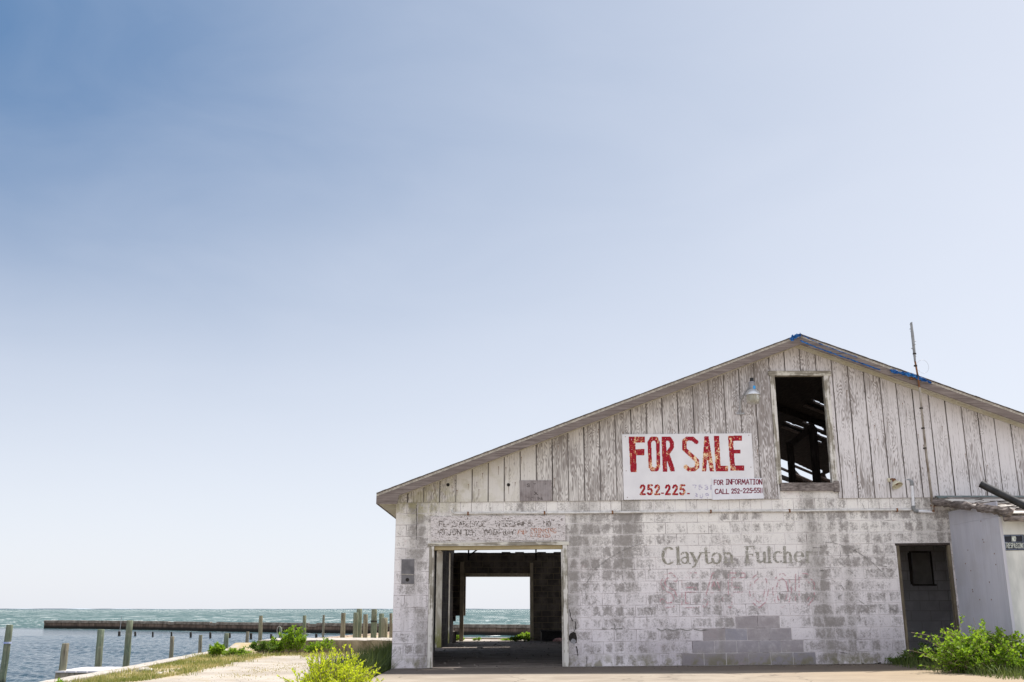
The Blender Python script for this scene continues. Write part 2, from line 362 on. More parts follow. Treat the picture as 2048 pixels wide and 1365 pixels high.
def mk_concrete():
    g = NG('apron_concrete', 0.9, 0.2); x, y, z = g.xyz(g.pos)
    n = g.noise(None, 1.1, 6, 0.6); f = g.noise(None, 40, 5, 0.6); s = g.noise(g.vmul(g.pos, (0.25, 1, 1)), 3.5, 5, 0.6)
    c = g.mix(g.sst(n, 0.35, 0.65), (0.23, 0.195, 0.155), (0.30, 0.26, 0.21))
    c = g.mix(g.m('MULTIPLY', g.sst(s, 0.48, 0.66), 0.6), c, (0.24, 0.20, 0.16))
    c = g.mix(g.m('MULTIPLY', g.sst(g.m('ADD', x, g.m('MULTIPLY', n, 3)), 4.0, 8.0), 0.55), c, (0.30, 0.22, 0.13))
    c = g.mix(g.m('MULTIPLY', g.sst(f, 0.5, 0.7), 0.3), c, (0.22, 0.2, 0.18))
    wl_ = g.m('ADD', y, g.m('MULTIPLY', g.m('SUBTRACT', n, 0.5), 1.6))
    c = g.mix(g.m('MULTIPLY', g.sst(wl_, 16.4, 17.6), 0.8), c, (0.095, 0.078, 0.068))  # near-wall stain that also deepens the building's shade in the concrete colour
    wv_ = g.n('TexNoise'); wv_.inputs['Scale'].default_value = 1.5; g.put(wv_.inputs['Vector'], g.pos)
    vd = g.vor(g.vadd(g.pos, g.vmul(wv_.outputs[1], (0.9, 0.9, 0.9))), 0.42, 'DISTANCE_TO_EDGE')
    c = g.mix(g.m('MULTIPLY', g.sst(vd, 0.010, 0.003), 0.5), c, (0.09, 0.075, 0.06))
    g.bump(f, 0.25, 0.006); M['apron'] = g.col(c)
mk_concrete()
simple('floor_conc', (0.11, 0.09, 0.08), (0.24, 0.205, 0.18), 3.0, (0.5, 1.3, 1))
def mk_cap():
    g = NG('seawall_concrete', 0.92, 0.15)
    n = g.noise(None, 4, 6, 0.65); f = g.noise(None, 30, 5, 0.6)
    c = g.mix(g.sst(n, 0.35, 0.65), (0.42, 0.385, 0.345), (0.30, 0.275, 0.245)); c = g.mix(g.m('MULTIPLY', g.sst(f, 0.5, 0.7), 0.5), c, (0.2, 0.18, 0.15))
    g.bump(n, 0.3, 0.02); M['cap'] = g.col(c)
mk_cap()
def mk_platform_face():
    g = NG('stained_concrete', 0.92, 0.15); z = g.xyz(g.pos)[2]
    n = g.noise(g.vmul(g.pos, (1, 1, 0.5)), 3, 6, 0.65)
    c = g.mix(g.sst(n, 0.35, 0.65), (0.33, 0.28, 0.2), (0.16, 0.13, 0.09)); g.bump(n, 0.3, 0.02); M['platform'] = g.col(c)
mk_platform_face()
def mk_breakwater():
    g = NG('breakwater_concrete', 0.9, 0.2); x, y, z = g.xyz(g.pos)
    n = g.noise(g.vmul(g.pos, (1, 1, 0.25)), 1.6, 6, 0.65); f = g.noise(g.vmul(g.pos, (1, 1, 0.15)), 9, 4, 0.6)
    c = g.mix(g.sst(n, 0.35, 0.65), (0.10, 0.066, 0.05), (0.24, 0.165, 0.125)); c = g.mix(g.m('MULTIPLY', g.sst(f, 0.45, 0.65), 0.6), c, (0.05, 0.038, 0.03))
    c = g.mix(g.sst(z, -0.62, -0.92), c, (0.02, 0.018, 0.015))
    M['breakwater'] = g.col(c)
mk_breakwater()
def mk_sand():
    g = NG('sandy_ground', 0.95, 0.1); x, y, z = g.xyz(g.pos)
    n = g.noise(None, 0.8, 6, 0.62); f = g.noise(None, 45, 5, 0.6); d = g.noise(g.vmul(g.pos, (1, 0.5, 1)), 2.6, 6, 0.7)
    c = g.mix(g.sst(n, 0.35, 0.65), (0.385, 0.35, 0.305), (0.295, 0.26, 0.22))
    c = g.mix(g.m('MULTIPLY', g.sst(d, 0.52, 0.68), 0.55), c, (0.30, 0.25, 0.16))
    c = g.mix(g.m('MULTIPLY', g.sst(f, 0.52, 0.7), 0.35), c, (0.25, 0.22, 0.18))
    # soil under the grass strip beside the seawall and round the building
    a = g.attr()[0]
    c = g.mix(g.m('MULTIPLY', a, g.sst(d, 0.36, 0.55)), c, (0.33, 0.265, 0.15))
    g.bump(g.m('ADD', f, g.m('MULTIPLY', d, 2)), 0.35, 0.02); M['sand'] = g.col(c)
mk_sand()
def mk_sea():
    g = NG('sea_water', 0.2, 0.45); x, y, z = g.xyz(g.pos)
    outside = g.sst(g.m('SUBTRACT', g.m('ADD', y, g.m('MULTIPLY', x, 0.656)), 84.3), -9.0, 5.0)
    far = g.sst(y, 90.0, 900.0)
    n = g.noise(g.vmul(g.pos, (0.5, 1, 1)), 0.35, 4, 0.6)
    inner = g.mix(g.sst(n, 0.35, 0.65), (0.020, 0.042, 0.054), (0.042, 0.068, 0.080))
    outer = g.mix(g.sst(g.noise(g.vmul(g.pos, (0.25, 1, 1)), 0.06, 5, 0.65), 0.35, 0.65), (0.043, 0.080, 0.083), (0.070, 0.116, 0.117))
    c = g.mix(outside, inner, outer)
    # whitecaps: short streaks across the wind, on the open water only
    c1 = g.noise(g.vmul(g.pos, (0.5, 0.8, 1)), 1.0, 4, 0.6); c2 = g.noise(g.vmul(g.pos, (0.10, 0.22, 1)), 1.0, 4, 0.6)
    c3 = g.noise(g.vmul(g.pos, (0.02, 0.06, 1)), 1.0, 4, 0.6)
    f1 = g.m('MULTIPLY', g.sst(c1, 0.622, 0.65), g.sst(y, 330.0, 200.0)); f2 = g.m('MULTIPLY', g.sst(c2, 0.612, 0.64), g.sst(y, 120.0, 260.0))
    f3 = g.m('MULTIPLY', g.sst(c3, 0.605, 0.63), g.sst(y, 500.0, 1200.0))
    foam = g.m('MULTIPLY', g.m('MAXIMUM', g.m('MAXIMUM', f1, f2), f3), outside)
    c = g.mix(foam, c, (0.85, 0.87, 0.86))
    g.put(g.b.inputs['Roughness'], g.m('ADD', g.m('MULTIPLY', foam, 0.6), 0.14))
    h1 = g.noise(g.vmul(g.pos, (0.7, 1.4, 1)), 1.3, 5, 0.6); h2 = g.noise(g.vmul(g.pos, (0.12, 0.35, 1)), 1.0, 5, 0.6)
    h = g.m('ADD', g.m('MULTIPLY', h1, 0.30), g.m('MULTIPLY', h2, g.m('MULTIPLY', outside, 2.0)))
    g.put(g.b.inputs['Specular IOR Level'], g.m('SUBTRACT', 0.5, g.m('MULTIPLY', outside, 0.42)))
    g.bump(h, 0.6, 0.6); g.col(c)
    df = g.n('BsdfDiffuse'); g.put(df.inputs[0], c); mx = g.n('MixShader'); g.put(mx.inputs[0], g.m('MULTIPLY', outside, 0.80))
    g.nt.links.new(g.b.outputs[0], mx.inputs[1]); g.nt.links.new(df.outputs[0], mx.inputs[2]); g.nt.links.new(mx.outputs[0], g.nt.nodes['Material Output'].inputs[0]); M['sea'] = g.mat
mk_sea()
def mk_pile(name, a, b, top):
    g = NG(name, 0.9, 0.15); x, y, z = g.xyz(g.pos)
    n = g.noise(g.vmul(g.pos, (1, 1, 0.06)), 30, 5, 0.65); l = g.noise(g.vmul(g.pos, (1, 1, 0.4)), 3, 4, 0.6)
    c = g.mix(g.sst(n, 0.3, 0.7), a, b); c = g.mix(g.m('MULTIPLY', g.sst(l, 0.42, 0.62), 0.55), c, top)
    ck = g.noise(g.vmul(g.pos, (1, 1, 0.035)), 55, 3, 0.6); c = g.mix(g.m('MULTIPLY', g.sst(ck, 0.60, 0.68), 0.8), c, (0.035, 0.03, 0.022))
    c = g.mix(g.m('MULTIPLY', g.sst(g.noise(None, 9, 3, 0.6), 0.60, 0.70), 0.5), c, (0.30, 0.28, 0.22))
    c = g.mix(g.sst(z, -0.62, -0.88), c, (0.025, 0.022, 0.018))
    g.bump(g.m('SUBTRACT', n, ck), 0.6, 0.015); M[name] = g.col(c)
mk_pile('pile_green', (0.085, 0.108, 0.075), (0.215, 0.25, 0.175), (0.20, 0.19, 0.13))
mk_pile('pile_grey', (0.14, 0.12, 0.085), (0.30, 0.27, 0.2), (0.20, 0.21, 0.14))
mk_pile('pile_dark', (0.085, 0.09, 0.065), (0.18, 0.18, 0.13), (0.14, 0.11, 0.08))
def mk_leaf(name, a, b, trans=0.45):
    g = NG(name, 0.6, 0.3); t = g.attr()[0]
    c = g.mix(t, a, b); g.col(c)
    tr = g.n('BsdfTranslucent'); g.put(tr.inputs[0], g.mix(0.4, c, (b[0]*1.3, b[1]*1.2, b[2]*0.6)))
    mx = g.n('MixShader'); mx.inputs[0].default_value = trans
    g.nt.links.new(g.b.outputs[0], mx.inputs[1]); g.nt.links.new(tr.outputs[0], mx.inputs[2])
    g.nt.links.new(mx.outputs[0], g.nt.nodes['Material Output'].inputs[0]); M[name] = g.mat
mk_leaf('leaf_lime', (0.30, 0.42, 0.015), (0.66, 0.74, 0.045), 0.5)
mk_leaf('leaf_green', (0.035, 0.085, 0.012), (0.13, 0.22, 0.03))
mk_leaf('leaf_mid', (0.035, 0.10, 0.008), (0.29, 0.46, 0.035), 0.5)
mk_leaf('blade', (0.10, 0.16, 0.025), (0.52, 0.45, 0.22), 0.35)
mk_leaf('blade_dark', (0.03, 0.05, 0.012), (0.15, 0.20, 0.05), 0.25)
simple('twig', (0.12, 0.09, 0.055), (0.34, 0.27, 0.17), 6)
simple('far_land', (0.30, 0.36, 0.42), (0.36, 0.42, 0.48), 0.01, bump=0)  # pale blue-grey of distance haze is mixed into the land colour

# ------------------------------------------------------------------ building dimensions
YF = 18.8; TH = 0.20; YR = 34.5                    # front face, wall thickness, inner face of the rear wall
XL = P(787, 1190, YF)[0]; XLI = XL + TH
SLP = 0.0095
def sh(x): return SLP * (x - XL)
HW = P(830, 1004.5, YF)[2] - sh(P(830, 1004.5, YF)[0])
rp = P(1600, 670, YF - 0.42); ep = P(753, 988, YF - 0.42)
XR, ZR = rp[0], rp[2]; SLO = (ZR - ep[2]) / (XR - ep[0]); XE = ep[0]
XW = 2 * XR - XL                                    # right wall outer face
def roofz(x): return ZR - SLO * abs(x - XR)
YRA, YRB = YF - 0.42, YR + 0.6                      # roof extent in depth
house = empty('fish_house', (XR, YF, 0), 'long derelict whitewashed block fish house with a broad weathered plywood gable', 'building')

# openings of the front wall in wall coordinates (x0, x1, h0, h1), h above the sloping base line
def wc(px, py): p = P(px, py, YF); return p[0], p[2] - sh(p[0])
ox0 = wc(857, 1200)[0]; ox1 = wc(1136, 1200)[0]; oh = wc(996, 1085)[1]
rx0 = wc(1803, 1200)[0]; rx1 = wc(1911, 1190)[0]; rh = wc(1850, 1088)[1]
OPEN = [(ox0, ox1, -1, oh), (rx0, rx1, -1, rh)]
def rect_sub(r, holes):
    out = [r]
    for (a, b, c, d) in holes:
        nxt = []
        for (x0, x1, z0, z1) in out:
            if x1 <= a or x0 >= b or z1 <= c or z0 >= d: nxt.append((x0, x1, z0, z1)); continue
            if x0 < a: nxt.append((x0, a, z0, z1))
            if x1 > b: nxt.append((b, x1, z0, z1))
            xa, xb = max(x0, a), min(x1, b)
            if z0 < c: nxt.append((xa, xb, z0, c))
            if z1 > d: nxt.append((xa, xb, d, z1))
        out = nxt
    return out

# front block wall: every block a bevelled face in front of the joint plane
NC = 14; CH = HW / NC; BL = 0.402
mb = MB()
def fp(x, y, h): return (x, y, h + sh(x))
bare_rows = {0: (1358, 1640), 1: (1370, 1620), 2: (1395, 1590), 3: (1455, 1575)}
bare_rows = {k: (P(a, 1300, YF)[0], P(b, 1300, YF)[0]) for k, (a, b) in bare_rows.items()}
def wear_at(x, r):
    v = random.random()
    base = 0.92
    if x < ox0: base = 0.55
    if r >= NC - 1: base = 0.60
    if r in (10, 11, 12) and ox1 < x < 3.2: base = 1.15
    if r in (9,) and x < 6: base = 0.5
    if r in (5, 6, 7, 8) and 4.6 < x < 7: base = 0.75
    if r in (5, 6, 7) and 0.9 < x < 4.6: base = 1.1
    if r < 3: base = 0.85
    return max(0.0, min(1.25, base + (v - 0.5) * 1.0))
for r in range(NC):
    h0, h1 = r * CH, (r + 1) * CH
    L = BL / 2 if r == NC - 1 else BL
    x = XL - (0 if r % 2 == 0 else BL / 2)
    while x < XW:
        a, b = max(x, XL), min(x + L, XW); x += L
        if b - a < 0.03: continue
        wv = wear_at((a + b) / 2, r); tn = random.random(); pr = random.random()
        br = 1.0 if r in bare_rows and bare_rows[r][0] < (a + b) / 2 < bare_rows[r][1] else 0.0
        for (x0, x1, z0, z1) in rect_sub((a, b, h0, h1), OPEN):
            j = 0.0035; k = 0.003
            if x1 - x0 < 0.02 or z1 - z0 < 0.02: continue
            X0, X1, Z0, Z1 = x0 + j, x1 - j, z0 + j, z1 - j
            dy = (pr - 0.5) * 0.004
            f = [fp(X0 + k, YF + dy, Z0 + k), fp(X1 - k, YF + dy, Z0 + k), fp(X1 - k, YF + dy, Z1 - k), fp(X0 + k, YF + dy, Z1 - k)]
            o = [fp(X0, YF + 0.008, Z0), fp(X1, YF + 0.008, Z0), fp(X1, YF + 0.008, Z1), fp(X0, YF + 0.008, Z1)]
            c = (wv, tn, br, (x1 - x0) / (z1 - z0))
            if x1 - x0 > 0.3 and random.random() < 0.6 and not br:
                q = random.uniform(.42, .58); fm0 = tuple(f[0][i]*(1-q) + f[1][i]*q for i in range(3)); fm1 = tuple(f[3][i]*(1-q) + f[2][i]*q for i in range(3))
                for fa_, w_ in (([f[0], fm0, fm1, f[3]], wv + random.uniform(-.35, .25)), ([fm0, f[1], f[2], fm1], wv + random.uniform(-.35, .25))):
                    mb.face(fa_, 0, (max(0, w_), tn, br, c[3] / 2), [(0, 0), (1, 0), (1, 1), (0, 1)])
            else: mb.face(f, 0, c, [(0, 0), (1, 0), (1, 1), (0, 1)])
            for i in range(4):
                i2 = (i + 1) % 4
                mb.face([o[i], o[i2], f[i2], f[i]], 0, c, [(0, 0)] * 4)
for (x0, x1, z0, z1) in rect_sub((XL, XW, 0, HW), OPEN):
    mb.face([fp(x0, YF + 0.006, z0), fp(x1, YF + 0.006, z0), fp(x1, YF + 0.006, z1), fp(x0, YF + 0.006, z1)], 1)
    mb.face([fp(x0, YF + TH, z0), fp(x0, YF + TH, z1), fp(x1, YF + TH, z1), fp(x1, YF + TH, z0)], 2)
for (a, b, c, d) in OPEN:
    for x, s_ in ((a, 1), (b, -1)):
        q = [fp(x, YF + 0.006, 0), fp(x, YF + TH, 0), fp(x, YF + TH, d), fp(x, YF + 0.006, d)]
        mb.face(q if s_ > 0 else q[::-1], 1 if a == ox0 else 2)
    mb.face([fp(a, YF + 0.006, d), fp(a, YF + TH, d), fp(b, YF + TH, d), fp(b, YF + 0.006, d)], 1)
mb.face([fp(XL, YF + 0.006, HW), fp(XW, YF + 0.006, HW), fp(XW, YF + TH, HW), fp(XL, YF + TH, HW)], 1)
mb.face([fp(XL, YF + 0.006, 0), fp(XL, YF + 0.006, HW), fp(XL, YF + TH, HW), fp(XL, YF + TH, 0)], 1)
front_wall = mb.build('block_wall', [M['block'], M['mortar'], M['inner_rear']], house)

# cracked and knocked-out block beside the big doorway
simple('crack_dark', (0.012, 0.01, 0.009), (0.03, 0.026, 0.023), 20)
def chip(px, py, wd, hh, mi):
    x, _, z = P(px, py, YF); n = 9
    pts = [(x + math.cos(2*math.pi*k/n)*wd*(0.7+0.5*random.random()), YF - 0.004 - mi*0.003, z + math.sin(2*math.pi*k/n)*hh*(0.75+0.4*random.random())) for k in range(n)]
    mb = MB(); mb.face(pts, 0); mb.build('broken_hole', M['plate_grey'] if mi else M['crack_dark'], front_wall)
def crack(pts, wd):
    q = [Vector(P(a, b, YF - 0.0045)) for a, b in pts]; fine = []
    for a, b in zip(q, q[1:]):
        n = max(2, int((b - a).length / 0.03))
        fine += [a + (b - a) * i / n + Vector((random.gauss(0, wd*.35), 0, random.gauss(0, wd*.35))) for i in range(n)]
    fine.append(q[-1]); mb = MB(); mb.tube(fine, [wd * random.uniform(.18, .6) for _ in fine], 5, sm=False)
    mb.build('crack', M['crack_dark'], front_wall)
chip(1146, 1276, 0.075, 0.12, 0); chip(1147, 1283, 0.05, 0.05, 1)
crack([(1139, 1219), (1141, 1231), (1145, 1243)], 0.014)
crack([(1150, 1243), (1151, 1258), (1147, 1266)], 0.012)
crack([(1152, 1292), (1154, 1302), (1156, 1312)], 0.022)
crack([(1173.5, 1313), (1173.5, 1336)], 0.008)
crack([(833, 1011), (833, 1080)], 0.010)
crack([(1715, 1330), (1750, 1328), (1762, 1326)], 0.02)
crack([(1680, 1306), (1694, 1307)], 0.014)
crack([(1626, 1096), (1644, 1096)], 0.008); crack([(1639, 1142), (1648, 1142)], 0.008)

# side walls, rear wall, floor
mb = MB()
slots = [(26.6, 28.9, 0.0, 2.6), (31.9, 32.6, 0.0, 2.75)]
for (y0, y1, z0, z1) in rect_sub((YF + TH, YR + TH, -0.25, 3.0), slots):
    mb.face([(XLI, y1, z0), (XLI, y0, z0), (XLI, y0, z1), (XLI, y1, z1)][::-1], 1)
    mb.face([(XL, y0, z0), (XL, y1, z0), (XL, y1, z1), (XL, y0, z1)][::-1], 0)
for (y0, y1, z0, z1) in slots:
    mb.face([(XL, y1, z0), (XLI, y1, z0), (XLI, y1, z1), (XL, y1, z1)], 2)
    mb.face([(XL, y0, z0), (XL, y0, z1), (XLI, y0, z1), (XLI, y0, z0)], 2)
    mb.face([(XL, y0, z1), (XL, y1, z1), (XLI, y1, z1), (XLI, y0, z1)], 2)
mb.face([(XL, YF + 0.006, -0.25), (XL, YF + 0.006, 3.0), (XL, YF + TH, 3.0), (XL, YF + TH, -0.25)], 0)
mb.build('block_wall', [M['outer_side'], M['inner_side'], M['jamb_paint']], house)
mb = MB(); mb.box(XW - TH, XW, YF + TH, YR + TH, -0.1, 3.1, 0); mb.build('block_wall', M['outer_side'], house)
q0 = P(931, 1200, YR)[0]; q1 = P(1060, 1200, YR)[0]; qh = P(996, 1153, YR)[2]; rtop = P(996, 1106, YR)[2]
mb = MB()
gap = P(911, 1240, YR)
for (x0, x1, z0, z1) in rect_sub((XL, XW, -0.1, rtop), [(q0, q1, -1, qh), (P(899, 1240, YR)[0], q0, -1, P(905, 1243, YR)[2]), (P(911, 1240, YR)[0], q0, -1, P(905, 1232, YR)[2])]):
    mb.box(x0, x1, YR, YR + TH, z0, z1, 0)
for k in range(14):                                  # broken top course
    x = XLI + k * 0.4 + random.random() * 0.2
    mb.box(x, x + 0.3, YR + 0.02, YR + TH - 0.02, rtop, rtop + random.choice((0.004, 0.008, 0.012, 0.03)), 0)
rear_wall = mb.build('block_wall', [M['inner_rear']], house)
mb = MB()                                            # posts and beam framing the rear doorway
def post(px, yt, yb, w, mi=0):
    a = P(px, yt, YR - 0.06); b = P(px, yb, YR - 0.06)
    mb.box(a[0] - w/2, a[0] + w/2, YR - 0.11, YR - 0.002, b[2], a[2], mi)
post(924.5, 1124, 1283, 0.13); post(1063, 1126, 1283, 0.11)
a = P(930, 1147, YR - 0.05); b = P(1060, 1154, YR - 0.05)
mb.box(a[0], b[0] - 0.005, YR - 0.08, YR + 0.12, b[2], a[2], 1)
mb.build('door_frame', [M['pale_post'], M['pale_post']], house)
mb = MB()
mb.box(XL, XW, YF + 0.01, YR + 0.4, -0.3, 0.0, 0, fn=lambda x, y, z: (x, y, z + sh(x) * (1 if z > -0.1 else 0)))
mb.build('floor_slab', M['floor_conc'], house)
# small room behind the side doorway
mb = MB(); RX0, RX1, RYB = rx0 - 0.75, rx1 + 1.5, 21.2
wx0, wx1 = P(1823, 1130, RYB)[0], P(1861, 1130, RYB)[0]; wz0, wz1 = P(1840, 1169, RYB)[2], P(1840, 1106, RYB)[2]
for (x0, x1, z0, z1) in rect_sub((RX0, RX1, 0.0, 2.6), [(wx0, wx1, wz0, wz1)]):
    mb.box(x0, x1, RYB, RYB + 0.15, z0, z1, 0)
mb.box(RX0 - 0.1, RX0, YF + TH, RYB + 0.15, 0, 2.6, 0); mb.box(RX1, RX1 + 0.1, YF + TH, RYB + 0.15, 0, 2.6, 0)
mb.box(RX0 - 0.1, RX1 + 0.1, YF + TH, RYB + 0.15, 2.6, 2.66, 1)
part = mb.build('partition_wall', [M['room_wall'], M['dark_wood']], house)
mb = MB()
t = 0.03
mb.box(wx0 - t, wx1 + t, RYB - 0.03, RYB - 0.002, wz1, wz1 + t, 0); mb.box(wx0 - t, wx1 + t * 2, RYB - 0.06, RYB - 0.002, wz0 - t, wz0, 0)
mb.box(wx0 - t - 0.03, wx0, RYB - 0.03, RYB - 0.002, wz0, wz1, 0); mb.box(wx1, wx1 + t, RYB - 0.03, RYB - 0.002, wz0, wz1, 0)
mb.box(wx0 + 0.03, wx1, RYB + 0.02, RYB + 0.04, wz0, wz1, 1)
mb.build('window_frame', [M['dark_wood'], simple('dull_board', (0.22, 0.205, 0.20), (0.30, 0.28, 0.27), 4)], part)

# gable siding: boards with grooves, cut out round the loft window
YS = YF - 0.025
W0 = P(1541, 860, YS)[0]; W1 = P(1664, 860, YS)[0]
wl = P(1549, 752, YS); wr = P(1663, 968, YS)
win_z1 = P(1600, 752, YS)[2]; win_z0 = P(1610, 966, YS)[2]
wx_0 = (P(1548, 752, YS)[0] + P(1563, 965, YS)[0]) / 2; wx_1 = (P(1648, 752, YS)[0] + P(1664, 965, YS)[0]) / 2
sill_drop0, sill_drop1 = P(1560, 990, YS)[0], P(1678, 990, YS)[0]
BW = 0.302
mb = MB()
def btop(x): return roofz(x) - 0.10
x = XL + 0.02 - BW * 0.4
while x < XW - 0.02:
    a, b = max(x, XL + 0.005), min(x + BW, XW - 0.005); x += BW
    if b - a < 0.03: continue
    xm = (a + b) / 2
    if int((x - XL) / BW) % 4 == 0 or 'rnd' not in globals(): rnd = random.random()
    if xm < 0.3: wv = 0.14 + 0.2 * random.random()
    elif xm < 5.0: wv = 0.49 + 0.16 * random.random()
    elif xm < 7.0: wv = 0.34 + 0.14 * random.random()
    else: wv = 0.24 + 0.16 * random.random()
    if xm < -1.0: wv = 0.45
    gr = random.uniform(0.014, 0.024)
    z0 = HW - 0.01
    holes = [(wx_0 - 0.03, wx_1 + 0.03, win_z0 - 0.0, win_z1 + 0.02), (sill_drop0, sill_drop1, 0, win_z0)]
    for (X0, X1, Z0, Z1) in rect_sub((a + gr, b, z0, 99), holes):
        if X1 - X0 < 0.012: continue
        segs = [(X0, X1)] if not (X0 < XR < X1) else [(X0, XR), (XR, X1)]
        for (s0, s1) in segs:
            t0, t1 = (btop(s0), btop(s1)) if Z1 > 50 else (Z1, Z1)
            bz0 = Z0 + (sh(s0) if Z0 == z0 else 0); bz1 = Z0 + (sh(s1) if Z0 == z0 else 0)
            if t0 <= bz0 or t1 <= bz1: continue
            f = [(s0, YS, bz0), (s1, YS, bz1), (s1, YS, t1), (s0, YS, t0)]
            o = [(p[0], YS + 0.012, p[2]) for p in f]
            u0, u1 = (s0 - a) / BW, (s1 - a) / BW
            mb.face(f, 0, (rnd, wv, 0, 1), [(u0, 0), (u1, 0), (u1, 1), (u0, 1)])
            for i in range(4):
                i2 = (i + 1) % 4; mb.face([o[i], o[i2], f[i2], f[i]], 1, (rnd, wv, 0, 1), [(0, 0)] * 4)
for (X0, X1, Z0, Z1) in rect_sub((XL + 0.005, XW - 0.005, HW - 0.01, 99), [(wx_0 - 0.03, wx_1 + 0.03, win_z0, win_z1 + 0.02), (sill_drop0, sill_drop1, 0, win_z0)]):
    n = max(1, int((X1 - X0) / 0.5)); xs = sorted(set([X0 + (X1 - X0) * i / n for i in range(n + 1)] + ([XR] if X0 < XR < X1 else [])))
    for s0, s1 in zip(xs, xs[1:]):
        t0, t1 = (btop(s0), btop(s1)) if Z1 > 50 else (Z1, Z1)
        b0 = Z0 + (sh(s0) if Z0 < HW else 0); b1 = Z0 + (sh(s1) if Z0 < HW else 0)
        if t0 <= b0 + 0.001: continue
        mb.face([(s0, YS + 0.009, b0), (s1, YS + 0.009, b1), (s1, YS + 0.009, t1), (s0, YS + 0.009, t0)], 1)
        mb.face([(s0, YS + 0.05, b0), (s0, YS + 0.05, t0), (s1, YS + 0.05, t1), (s1, YS + 0.05, b1)], 2)
siding = mb.build('gable_siding', [M['siding'], M['groove'], M['dark_wood']], house)
for px, py in ((896, 970), (1017, 970)):              # vent holes
    mb = MB(); p = P(px, py, YS - 0.004); mb.tube([(p[0], YS - 0.006, p[2]), (p[0], YS - 0.001, p[2])], 0.032, 14, 0); mb.build('vent_hole', M['crack_dark'], siding)

for k in range(46):                                    # rusty nail heads on the boards
    x = random.uniform(XL + .6, 9.2); z = random.uniform(HW + .12, max(HW + .2, btop(x) - .15)); 
    if wx_0 - .2 < x < wx_1 + .2 and z > win_z0 - .2: continue
    mb = MB(); q = 0.007; mb.box(x - q, x + q, YS - 0.004, YS + .001, z - q, z + q); mb.face([(x - .006, YS - .0015, z - .006), (x - .003, YS - .0015, z - random.uniform(.05, .16)), (x + .003, YS - .0015, z - random.uniform(.05, .16)), (x + .006, YS - .0015, z - .006)], 1)
    mb.build('nail_head', [M['rust'], M['rust_run']], siding)
# block stub under the loft window
mb = MB(); zt = win_z0 - 0.165
mb.box(sill_drop0 - 0.02, sill_drop1 + 0.02, YF + 0.002, YF + TH, HW + 0.001, zt + 0.02, 0, (0.5, 0.4, 0, 3), fn=lambda x, y, z: (x, y, z + sh(x)))
mb.build('window_apron', M['block'], house)
# loft window frame and sill
mb = MB(); tw = 0.085
mb.box(wx_0 - tw, wx_0 + 0.005, YS - 0.024, YS + 0.1, win_z0 - 0.02, win_z1, 0); mb.box(wx_1 - 0.005, wx_1 + tw + 0.01, YS - 0.024, YS + 0.1, win_z0 - 0.02, win_z1, 0)
mb.box(wx_0 - tw - 0.03, wx_1 + tw + 0.05, YS - 0.034, YS + 0.1, win_z1, win_z1 + 0.09, 1)
frame = mb.build('loft_window_frame', [M['painted_trim'], M['header_trim']], house)
mb = MB(); mb.box(sill_drop0 + 0.02, sill_drop1 - 0.02, YS - 0.03, YF + TH, win_z0 - 0.15, win_z0 + 0.0, 0); mb.box(sill_drop1 - 0.09, sill_drop1 + 0.005, YS - 0.042, YS + 0.1, win_z0 - 0.17, win_z0 + 0.03, 0)
mb.build('sill', M['rotten_wood'], frame)

# ------------------------------------------------------------------ roof
def roofhit(px, py, side=1, off=0.12):
    d = ray(px, py)                                    # z = ZR - SLO*side*(x-XR) - off
    k = (ZR - off + SLO * side * XR - EYE) / (d[2] + SLO * side * d[0])
    return d[0] * k, d[1] * k
def c7(x, y): return 1440 + x / 3.793, 640 + y / 3.793
holesR = []
for pts in [[(712,640),(808,672),(808,688),(712,652)], [(732,708),(812,735),(812,746),(732,716)], [(500,796),(553,812),(553,826),(500,806)],
            [(565,820),(640,842),(640,854),(565,834)], [(636,796),(680,806),(680,818),(636,804)], [(720,826),(792,850),(792,868),(720,848)],
            [(726,876),(816,908),(816,922),(726,896)], [(733,938),(778,952),(778,964),(733,946)],
            [(460,1096),(530,1118),(530,1200),(460,1160)], [(565,1126),(730,1186),(730,1236),(640,1225),(565,1160)],
            [(752,1160),(790,1172),(765,1200)], [(800,1200),(862,1180),(862,1236),(810,1225)], [(465,1190),(545,1215),(545,1240),(465,1240)]]:
    cx = sum(p[0] for p in pts)/len(pts); cy_ = sum(p[1] for p in pts)/len(pts)
    holesR.append([roofhit(*c7(cx + (p[0]-cx)*1.15, cy_ + (p[1]-cy_)*1.5)) for p in pts])
def sun_roof(x, y, side=-1, off=0.06):
    k = (ZR - off + SLO * side * XR - SLO * side * x) / (sdir.z + SLO * side * sdir.x)
    return x + sdir.x * k, y + sdir.y * k
holesL = []
for (x0, x1, y0, y1) in [(-1.95, -0.95, 28.6, 29.1), (-0.8, -0.05, 28.7, 29.0), (-1.55, -0.93, 18.15, 18.42), (-1.6, -1.0, 18.6, 18.75), (-1.7, -0.9, 18.95, 19.1)]:
    holesL.append([sun_roof(*p) for p in ((x0, y0), (x1, y0), (x1, y1), (x0, y1))])
def inpoly(x, y, poly):
    c = False; j = len(poly) - 1
    for i in range(len(poly)):
        xi, yi = poly[i]; xj, yj = poly[j]
        if (yi > y) != (yj > y) and x < (xj - xi) * (y - yi) / (yj - yi) + xi: c = not c
        j = i
    return c
